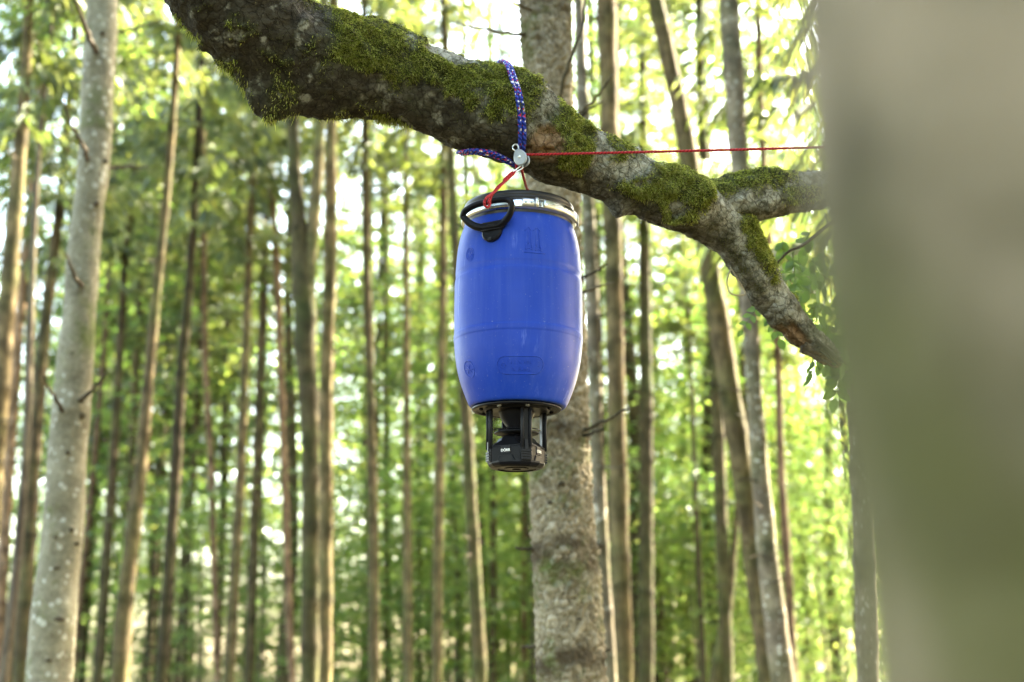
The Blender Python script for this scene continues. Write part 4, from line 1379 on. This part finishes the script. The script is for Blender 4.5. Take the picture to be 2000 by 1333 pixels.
# mounting plate with bolts, outlet tube, spinner
V, f = lathe([(0.0, -0.0020), (0.110, -0.0020), (0.1135, -0.0035), (0.1135, -0.006), (0.110, -0.009), (0.104, -0.009), (0.101, -0.006), (0.084, -0.006), (0.081, -0.012), (0.03, -0.012), (0.0, -0.012)], 72)
fpart('mounting_plate', (V, f), smooth_=False)
for k in range(8):
    a = k * math.pi / 4 + 0.3
    V, f, uv = tube(np.array([[0.093 * math.sin(a), -0.093 * math.cos(a), z] for z in (-0.004, -0.011, -0.013)]), [0.006, 0.006, 0.002], 6)
    fpart('bolt', (V, f), 'dull_steel' if k in (0, 7) else 'black')
V, f = lathe([(0.046, -0.012), (0.040, -0.030), (0.026, -0.050), (0.026, -0.060), (0.022, -0.060), (0.022, -0.050), (0.036, -0.030)], 40)
fpart('outlet_funnel', (V, f), smooth_=True)
V, f = lathe([(0.0, -0.066), (0.055, -0.0655), (0.056, -0.0675), (0.055, -0.069), (0.0, -0.069)], 48)
sp = fpart('spinner_disc', (V, f), 'dull_black', smooth_=True)
for k in range(4):
    fpart('spinner_vane', box(0.012, 0.05, -0.001, 0.001, -0.0655, -0.058), 'dull_black', sp, az=k * math.pi / 2 + 0.4)
V, f, uv = tube(np.array([[0.062 * math.cos(a), 0.062 * math.sin(a), -0.062] for a in np.linspace(0, 2 * math.pi, 60, endpoint=False)]), 0.0013, 6, closed=True)
fpart('guard_wire', (V, f), smooth_=True)
# motor housing core
V, f = lathe([(0.0, -0.072), (0.030, -0.073), (0.046, -0.082), (0.053, -0.094), (0.055, -0.150), (0.0, -0.150)], 8)
V2_, f2_ = xf((V, f), Rz(R(22.5)))[:2]
fpart('motor_housing', (V2_, f2_), az=FAZ)


def panel_outline(w):
    return [(-w, -0.150), (w, -0.150), (w * 1.04, -0.112), (w * 0.98, -0.104), (w * 0.62, -0.092), (w * 0.22, -0.085), (-w * 0.22, -0.085), (-w * 0.62, -0.092), (-w * 0.98, -0.104), (-w * 1.04, -0.112)]


fc_ = None
for k in range(4):
    a = FAZ + k * math.pi / 2
    V, f = prism(np.array(panel_outline(0.040)), 0.012, 0.0025)
    V[:, 1] -= 0.060
    up = np.clip((V[:, 2] + 0.106) / 0.02, 0, 1)
    V[:, 1] += up * 0.016
    pn = fpart('side_panel', (V, f), az=a)
    V, f = prism(np.array([(-0.0115, -0.128), (0.0115, -0.128), (0.0125, -0.107), (-0.0125, -0.107)]), 0.004, 0.0012)
    V[:, 1] -= 0.0622
    fpart('badge_field', (V, f), 'dull_black', pn, az=a)
    V, f = prism(np.array([(-0.027, -0.151), (0.027, -0.151), (0.018, -0.131), (-0.018, -0.131)]), 0.004, 0.0015)
    V[:, 1] -= 0.0632
    fpart('foot_plate', (V, f), 'black', pn, az=a)
    V, f = box(-0.039, 0.039, -0.0612, -0.0595, -0.107, -0.1058)
    fpart('panel_ridge', (V, f), 'dull_black', pn, az=a)
    # lettering
    cu = bpy.data.curves.new('lettering', 'FONT')
    cu.body = 'DÖRR'
    cu.size = 0.0092
    cu.align_x = 'CENTER'
    cu.align_y = 'CENTER'
    cu.extrude = 0.0003
    cu.offset = 0.00022
    tmp = bpy.data.objects.new('lettering_curve', cu)
    C.objects.link(tmp)
    dg = bpy.context.evaluated_depsgraph_get()
    me = bpy.data.meshes.new_from_object(tmp.evaluated_get(dg))
    bpy.data.objects.remove(tmp)
    me.transform(Rz(a) @ Matrix.Translation((0, -0.0628, -0.1195)) @ Matrix.Rotation(R(90), 4, 'X'))
    me.materials.clear()
    MAT.setdefault('white', plain('white_print', (0.75, 0.75, 0.75), 0.5))
    obj('lettering', me, MAT['white'], pn)
    # corner: clip with ribs, pair of rods, side wall
    a2 = a + math.pi / 4
    V, f = prism(np.array([(-0.013, -0.148), (0.013, -0.148), (0.0145, -0.118), (0.011, -0.104), (-0.011, -0.104), (-0.0145, -0.118)]), 0.022, 0.002)
    V[:, 1] -= 0.0735
    cp = fpart('corner_block', (V, f), az=a2)
    for q in range(4):
        zt = -0.120 - q * 0.0065
        V, f = box(-0.0125, 0.0125, -0.0775, -0.072, zt - 0.0042, zt)
        fpart('clip_rib', (V, f), 'dull_black', cp, az=a2)
    V, f = box(-0.004, 0.004, -0.0765, -0.070, -0.118, -0.094)
    fpart('clip_tongue', (V, f), 'dull_black', cp, az=a2)
    for s in (-1, 1):
        V, f, uv = tube(np.array([[s * 0.0105, -0.0735, z] for z in (-0.008, -0.05, -0.112)]), 0.0040, 10)
        fpart('rod', (V, f), 'dull_black', smooth_=True, az=a2)
    V, f = box(-0.0085, 0.0085, -0.0715, -0.0655, -0.104, -0.010)
    fpart('corner_post', (V, f), az=a2)
# bottom plate
V, f = lathe([(0.0, -0.160), (0.030, -0.161), (0.032, -0.158), (0.048, -0.158), (0.050, -0.161), (0.060, -0.160), (0.068, -0.156), (0.072, -0.150), (0.072, -0.146), (0.05, -0.146)], 16)
fpart('bottom_plate', xf((V, f), Rz(R(11)))[:2], az=FAZ)
V, f = lathe([(0.0, -0.1635), (0.010, -0.1635), (0.012, -0.160)], 16)
fpart('bottom_knob', (V, f), 'dull_black', smooth_=True)


# ------------------------------------------------------------------ ropes, pulley, clip
def rope_mat(name, base_c, flecks, sc=(260, 6), tw=0.5):
    m, t, b = M_(name, 0.65, 0.25)
    uvn = nd(t, 'ShaderNodeUVMap')
    sep = nd(t, 'ShaderNodeSeparateXYZ')
    t.links.new(uvn.outputs[0], sep.inputs[0])
    # helical strands
    ma = nd(t, 'ShaderNodeMath', operation='MULTIPLY', i_1=sc[0])
    t.links.new(sep.outputs[0], ma.inputs[0])
    mb = nd(t, 'ShaderNodeMath', operation='MULTIPLY', i_1=2 * math.pi * 2)
    t.links.new(sep.outputs[1], mb.inputs[0])
    ad = nd(t, 'ShaderNodeMath', operation='ADD')
    t.links.new(ma.outputs[0], ad.inputs[0])
    t.links.new(mb.outputs[0], ad.inputs[1])
    sn = nd(t, 'ShaderNodeMath', operation='SINE')
    t.links.new(ad.outputs[0], sn.inputs[0])
    col = None
    mp = nd(t, 'ShaderNodeMapping')
    mp.inputs['Scale'].default_value = (210, 9, 1)
    t.links.new(uvn.outputs[0], mp.inputs[0])
    wn_ = nd(t, 'ShaderNodeTexVoronoi', i_Scale=1.0)
    t.links.new(mp.outputs[0], wn_.inputs[0])
    dk = [c * 0.55 for c in base_c]
    shade = ramp(t, sn.outputs[0], [(0.0, dk), (0.6, base_c)])
    col = shade.outputs[0]
    if flecks:
        sepc = nd(t, 'ShaderNodeSeparateColor')
        t.links.new(wn_.outputs['Color'], sepc.inputs[0])
        fr_ = ramp(t, sepc.outputs[0], [(0.85, (0, 0, 0)), (0.87, (1, 1, 1))])
        fw_ = ramp(t, sepc.outputs[1], [(0.90, (0, 0, 0)), (0.92, (1, 1, 1))])
        col = mixc(t, fr_.outputs[0], col, (0.5, 0.03, 0.05))
        col = mixc(t, fw_.outputs[0], col, (0.75, 0.75, 0.8))
    t.links.new(col, b.inputs['Base Color'])
    bp = nd(t, 'ShaderNodeBump', i_Strength=0.7, i_Distance=0.002)
    t.links.new(sn.outputs[0], bp.inputs['Height'])
    t.links.new(bp.outputs[0], b.inputs['Normal'])
    return m


MAT['red'] = rope_mat('red_cord', (0.48, 0.02, 0.03), False, sc=(700, 2))
MAT['bluerope'] = rope_mat('blue_braided_rope', (0.02, 0.05, 0.40), True, sc=(500, 2))

loop = [(1040, 150), (1028, 128), (1010, 100), (990, 66), (962, 32), (948, 2), (938, -40), (934, -90), (932, -140), (932, -178), (948, -200), (976, -211), (1008, -212), (1034, -210)]
sling = thing('rope_sling', 'blue braided rope with red and white flecks looped round the limb', 'rope', limb_pt(1036, R(150)))
s0 = np.array(sling.location)
lp = resample(np.array(loop, float), 140)
ctr = np.array([limb_pt(x, R(a), 0.0155 + 0.004 * (0.5 + 0.5 * math.cos(R(a)))) for x, a in lp])
nrmS = unit(ctr - np.array([limb_pt(x, R(a), -0.02) for x, a in lp]))
sideS = unit(np.cross(np.gradient(ctr, axis=0), nrmS))
eS = np.minimum(1.0, np.minimum(np.arange(140), np.arange(140)[::-1]) / 10 + 0.3)[:, None]
for off in (-0.0054, 0.0054):
    V, f, uv = tube(ctr + sideS * off * eS - s0, 0.0052, 10)
    obj('strand', mesh('strand', V, f, uv=uv), MAT['bluerope'], sling)
# pulley block
PC = P(1018, 309, 3.575)
pul = thing('pulley', 'small silver pulley block hanging from the blue rope under the limb', 'pulley', PC)
nrm = unit(RT * -0.42 + FWD * -0.82 + UP * 0.20)
lng = unit(UP * -0.85 + RT * 0.50)
lng = unit(lng - nrm * np.dot(lng, nrm))
sid = np.cross(nrm, lng)
PM = Matrix([[sid[i], -nrm[i], -lng[i], 0] for i in range(3)] + [[0, 0, 0, 1]])
a = np.linspace(0, 2 * math.pi, 40, endpoint=False)
egg = np.stack([0.0175 * np.sin(a) * (1 - 0.18 * np.cos(a)), 0.0235 * np.cos(a)], -1)[::-1]
for yy, nm in ((-0.010, 'cheek_plate'), (0.007, 'cheek_plate')):
    V, f = prism(egg, 0.003, 0.0022)
    V[:, 1] += yy
    obj(nm, mesh(nm, *xf((V, f), PM)[:2], smooth=False), MAT['dull_steel'], pul)
V, f = lathe([(0.0, -0.0065), (0.0145, -0.0065), (0.011, 0.0), (0.0145, 0.0065), (0.0, 0.0065)], 32)
obj('sheave', mesh('sheave', *xf(xf((V, f), Matrix.Rotation(R(90), 4, 'X')), PM)[:2]), MAT['dull_black'], pul)
V, f, uv = tube(np.array([[0, y, 0] for y in (-0.0125, -0.011, 0.0, 0.011)]), [0.003, 0.0042, 0.0042, 0.0042], 12)
obj('axle', mesh('axle', *xf((V, f), PM)[:2]), MAT['steel'], pul)
eye = np.array([[-0.001, 0, 0.020], [-0.006, -0.002, 0.026], [-0.009, -0.003, 0.034], [-0.007, -0.002, 0.041], [0.0, 0, 0.043], [0.005, 0.001, 0.038], [0.004, 0.001, 0.028], [0.001, 0, 0.020]])
V, f, uv = tube(resample(eye, 40), 0.0022, 8)
obj('eye', mesh('eye', *xf((V, f), PM)[:2]), MAT['steel'], pul)
# hoisting cord running to the right
e1 = P(2600, 250, 3.62)
a1 = P(1030, 302.5, 3.578)
mid = [a1 + (e1 - a1) * t - np.array([0, 0, 0.007]) * (4 * t * (1 - t)) for t in np.linspace(0, 1, 60)]
pre = [P(1008, 330, 3.578), P(1011, 318, 3.577), P(1016, 307, 3.576), P(1023, 303, 3.577)]
pp = resample(np.array(pre + mid), 260)
V, f, uv = tube(pp - a1, 0.0033, 10)
hc = obj('hoist_cord', mesh('hoist_cord', V, f, uv=uv), MAT['red'])
hc.location = a1
tag(hc, 'thin red cord stretched from the pulley to the right edge', 'cord')
# wire clip under the pulley
q = [P(1021, 322, 3.573), P(1020, 329, 3.57), P(1012, 334, 3.568), P(1004, 339, 3.566), P(1003, 336, 3.566), P(1010, 330, 3.568), P(1017, 324, 3.573)]
c0 = q[0].copy()
V, f, uv = tube(resample(np.array(q), 40) - c0, 0.0019, 8)
wc = obj('wire_clip', mesh('wire_clip', V, f), MAT['steel'])
wc.location = c0
tag(wc, 'small bright wire clip joining red cords below the pulley', 'clip')
# bridle cords from the clip to both handles
br = thing('bridle_cord', 'red cord running from the clip down to both black drum handles', 'cord', P(1010, 335, 3.57))
b0 = np.array(br.location)
hx = P(949, 396, 3.455)
legs = [([P(1006, 336, 3.568), P(985, 356, 3.54), P(965, 376, 3.49), P(951, 386, 3.445), P(946, 396, 3.438), P(950, 405, 3.445), P(956, 402, 3.47), P(957, 390, 3.49), P(962, 378, 3.51)], 0.0034),
        ([P(1008, 334, 3.570), P(990, 352, 3.55), P(974, 364, 3.52), P(966, 374, 3.505), P(957, 388, 3.49), P(953, 397, 3.475)], 0.0034),
        ([P(1018, 328, 3.572), P(1022, 345, 3.62), P(1030, 370, 3.70), P(1040, 384, 3.75)], 0.0034)]
for pts, rad in legs:
    V, f, uv = tube(resample(np.array(pts), 50) - b0, rad, 8)
    obj('cord_leg', mesh('cord_leg', V, f, uv=uv), MAT['red'], br)
V, f, uv = tube(resample(np.array([P(1003, 338, 3.564), P(994, 345, 3.556), P(984, 355, 3.545)]), 20) - b0, [0.0034] + [0.0058] * 18 + [0.0035], 8)
obj('whipped_knot', mesh('whipped_knot', V, f, uv=uv), MAT['red'], br)

# ------------------------------------------------------------------ ash sprays beside the stub
LEAF = None
n = 9
tt = np.linspace(0, 1, n)
wd = 0.30 * np.sin(math.pi * tt ** 0.85) ** 0.9
V = []
for i in range(n):
    V += [(tt[i], -wd[i], 0.05 * abs(wd[i]) - 0.10 * tt[i] ** 2), (tt[i], 0, -0.04 * math.sin(math.pi * tt[i]) - 0.10 * tt[i] ** 2), (tt[i], wd[i], 0.05 * abs(wd[i]) - 0.10 * tt[i] ** 2)]
LEAF = mesh('leaf', np.array(V), [grid_faces(n, 3, False)])
LEAF.materials.append(MAT['ash'])


def ash(label, stem, sprays, seed, r0=0.008):
    """stem: world points; sprays: list of (attach point, tip point, leaflet length)"""
    r = np.random.default_rng(seed)
    base = np.array(stem[0])
    t = thing('leafy_branch', label, 'branch', base)
    V, f, uv = tube(resample(np.array(stem), 24) - base, np.linspace(r0, r0 * 0.4, 24), 6)
    obj('twig', mesh('twig', V, f), MAT['dead'], t)
    for a, b, ll in sprays:
        a, b = np.array(a), np.array(b)
        ax = b - a
        ln = np.linalg.norm(ax)
        ax = ax / ln
        mid = (a + b) / 2 + np.array([0, 0, 0.06]) * ln
        pth = resample(np.array([a, mid, b]), 10)
        V, f, uv = tube(pth - base, np.linspace(0.0016, 0.0008, 10), 5)
        obj('leaf_stalk', mesh('leaf_stalk', V, f), MAT['ash'], t)
        up = unit(np.array([0, 0, 1.0]) * 0.5 - FWD * 0.7 + r.normal(0, 0.35, 3))
        sd = unit(np.cross(ax, up))
        for k in range(9):
            s = 1.0 if k == 8 else 0.25 + 0.19 * (k // 2)
            c = pth[min(9, int(s * 9))]
            d = ax if k == 8 else unit(ax * 0.55 + sd * (1 if k % 2 else -1) * 0.9 + r.normal(0, 0.12, 3) + np.array([0, 0, -0.12]))
            y = unit(np.cross(up, d))
            z = np.cross(d, y)
            Ms = Matrix([[d[i], y[i], z[i], 0] for i in range(3)] + [[0, 0, 0, 1]])
            o = obj('leaf', LEAF, None, t)
            o.matrix_local = Matrix.Translation(Vector(c - base)) @ Ms @ Matrix.Scale(ll * r.uniform(0.75, 1.1), 4)
    return t


r = np.random.default_rng(4)
sp_ = []
for k in range(31):
    y = r.uniform(405, 660)
    x = 1515 + max(0, y - 520) * 0.55 + (150 - max(0, y - 520) * 0.4) * r.random()
    d = 4.35 + r.uniform(-0.2, 0.25)
    sp_.append((P(x, y, d), P(x + r.uniform(-35, 30), y + r.uniform(35, 85), d + r.uniform(-0.1, 0.1)), r.uniform(0.036, 0.056)))
ash('drooping ash branch of dark green leaflets between the limb fork and the blurred trunk', [P(1760, 380, 4.6), P(1690, 400, 4.45), P(1630, 432, 4.38), P(1570, 478, 4.32), P(1540, 492, 4.3), P(1510, 522, 4.3)], sp_, 5)
sp_ = [(P(1588, 700, 4.3), P(1576, 752, 4.28), 0.050), (P(1645, 718, 4.3), P(1632, 778, 4.28), 0.050), (P(1610, 700, 4.3), P(1668, 745, 4.3), 0.045)]
ash('small sprigs of green leaflets hanging below the tip of the broken stub', [P(1760, 640, 4.5), P(1690, 690, 4.4), P(1640, 706, 4.3), P(1588, 696, 4.3)], sp_, 6, 0.004)
sp_ = [(P(1490, 590, 4.35), P(1450, 645, 4.3), 0.032), (P(1500, 610, 4.35), P(1522, 662, 4.3), 0.040)]
ash('tiny leaf sprig just under the broken stub against the grey mossy trunk', [P(1530, 590, 4.35), P(1510, 600, 4.35), P(1490, 585, 4.35)], sp_, 7, 0.003)

# ------------------------------------------------------------------ blurred foreground trunk
pN = [(1625, -260), (1672, 667), (1745, 1600)]
pts = []
Rn = 0.135
for x, y in ((1610, -900), (1668, 0), (1722, 667), (1782, 1333), (1850, 2300), (1960, 4600)):
    e = P(x, y, 0.38)
    pts.append(np.append(e + np.array([Rn, 0.05, 0]), Rn))
pth = resample(np.array(pts[::-1]), 120)
b0 = pth[0][:3].copy()
nt = thing('near_trunk', 'huge out-of-focus olive trunk filling the right edge in front', 'tree', b0)
obj('trunk', trunk_mesh(pth[:, :3] - b0, pth[:, 3], 64, 0.05), MAT['near'], nt)
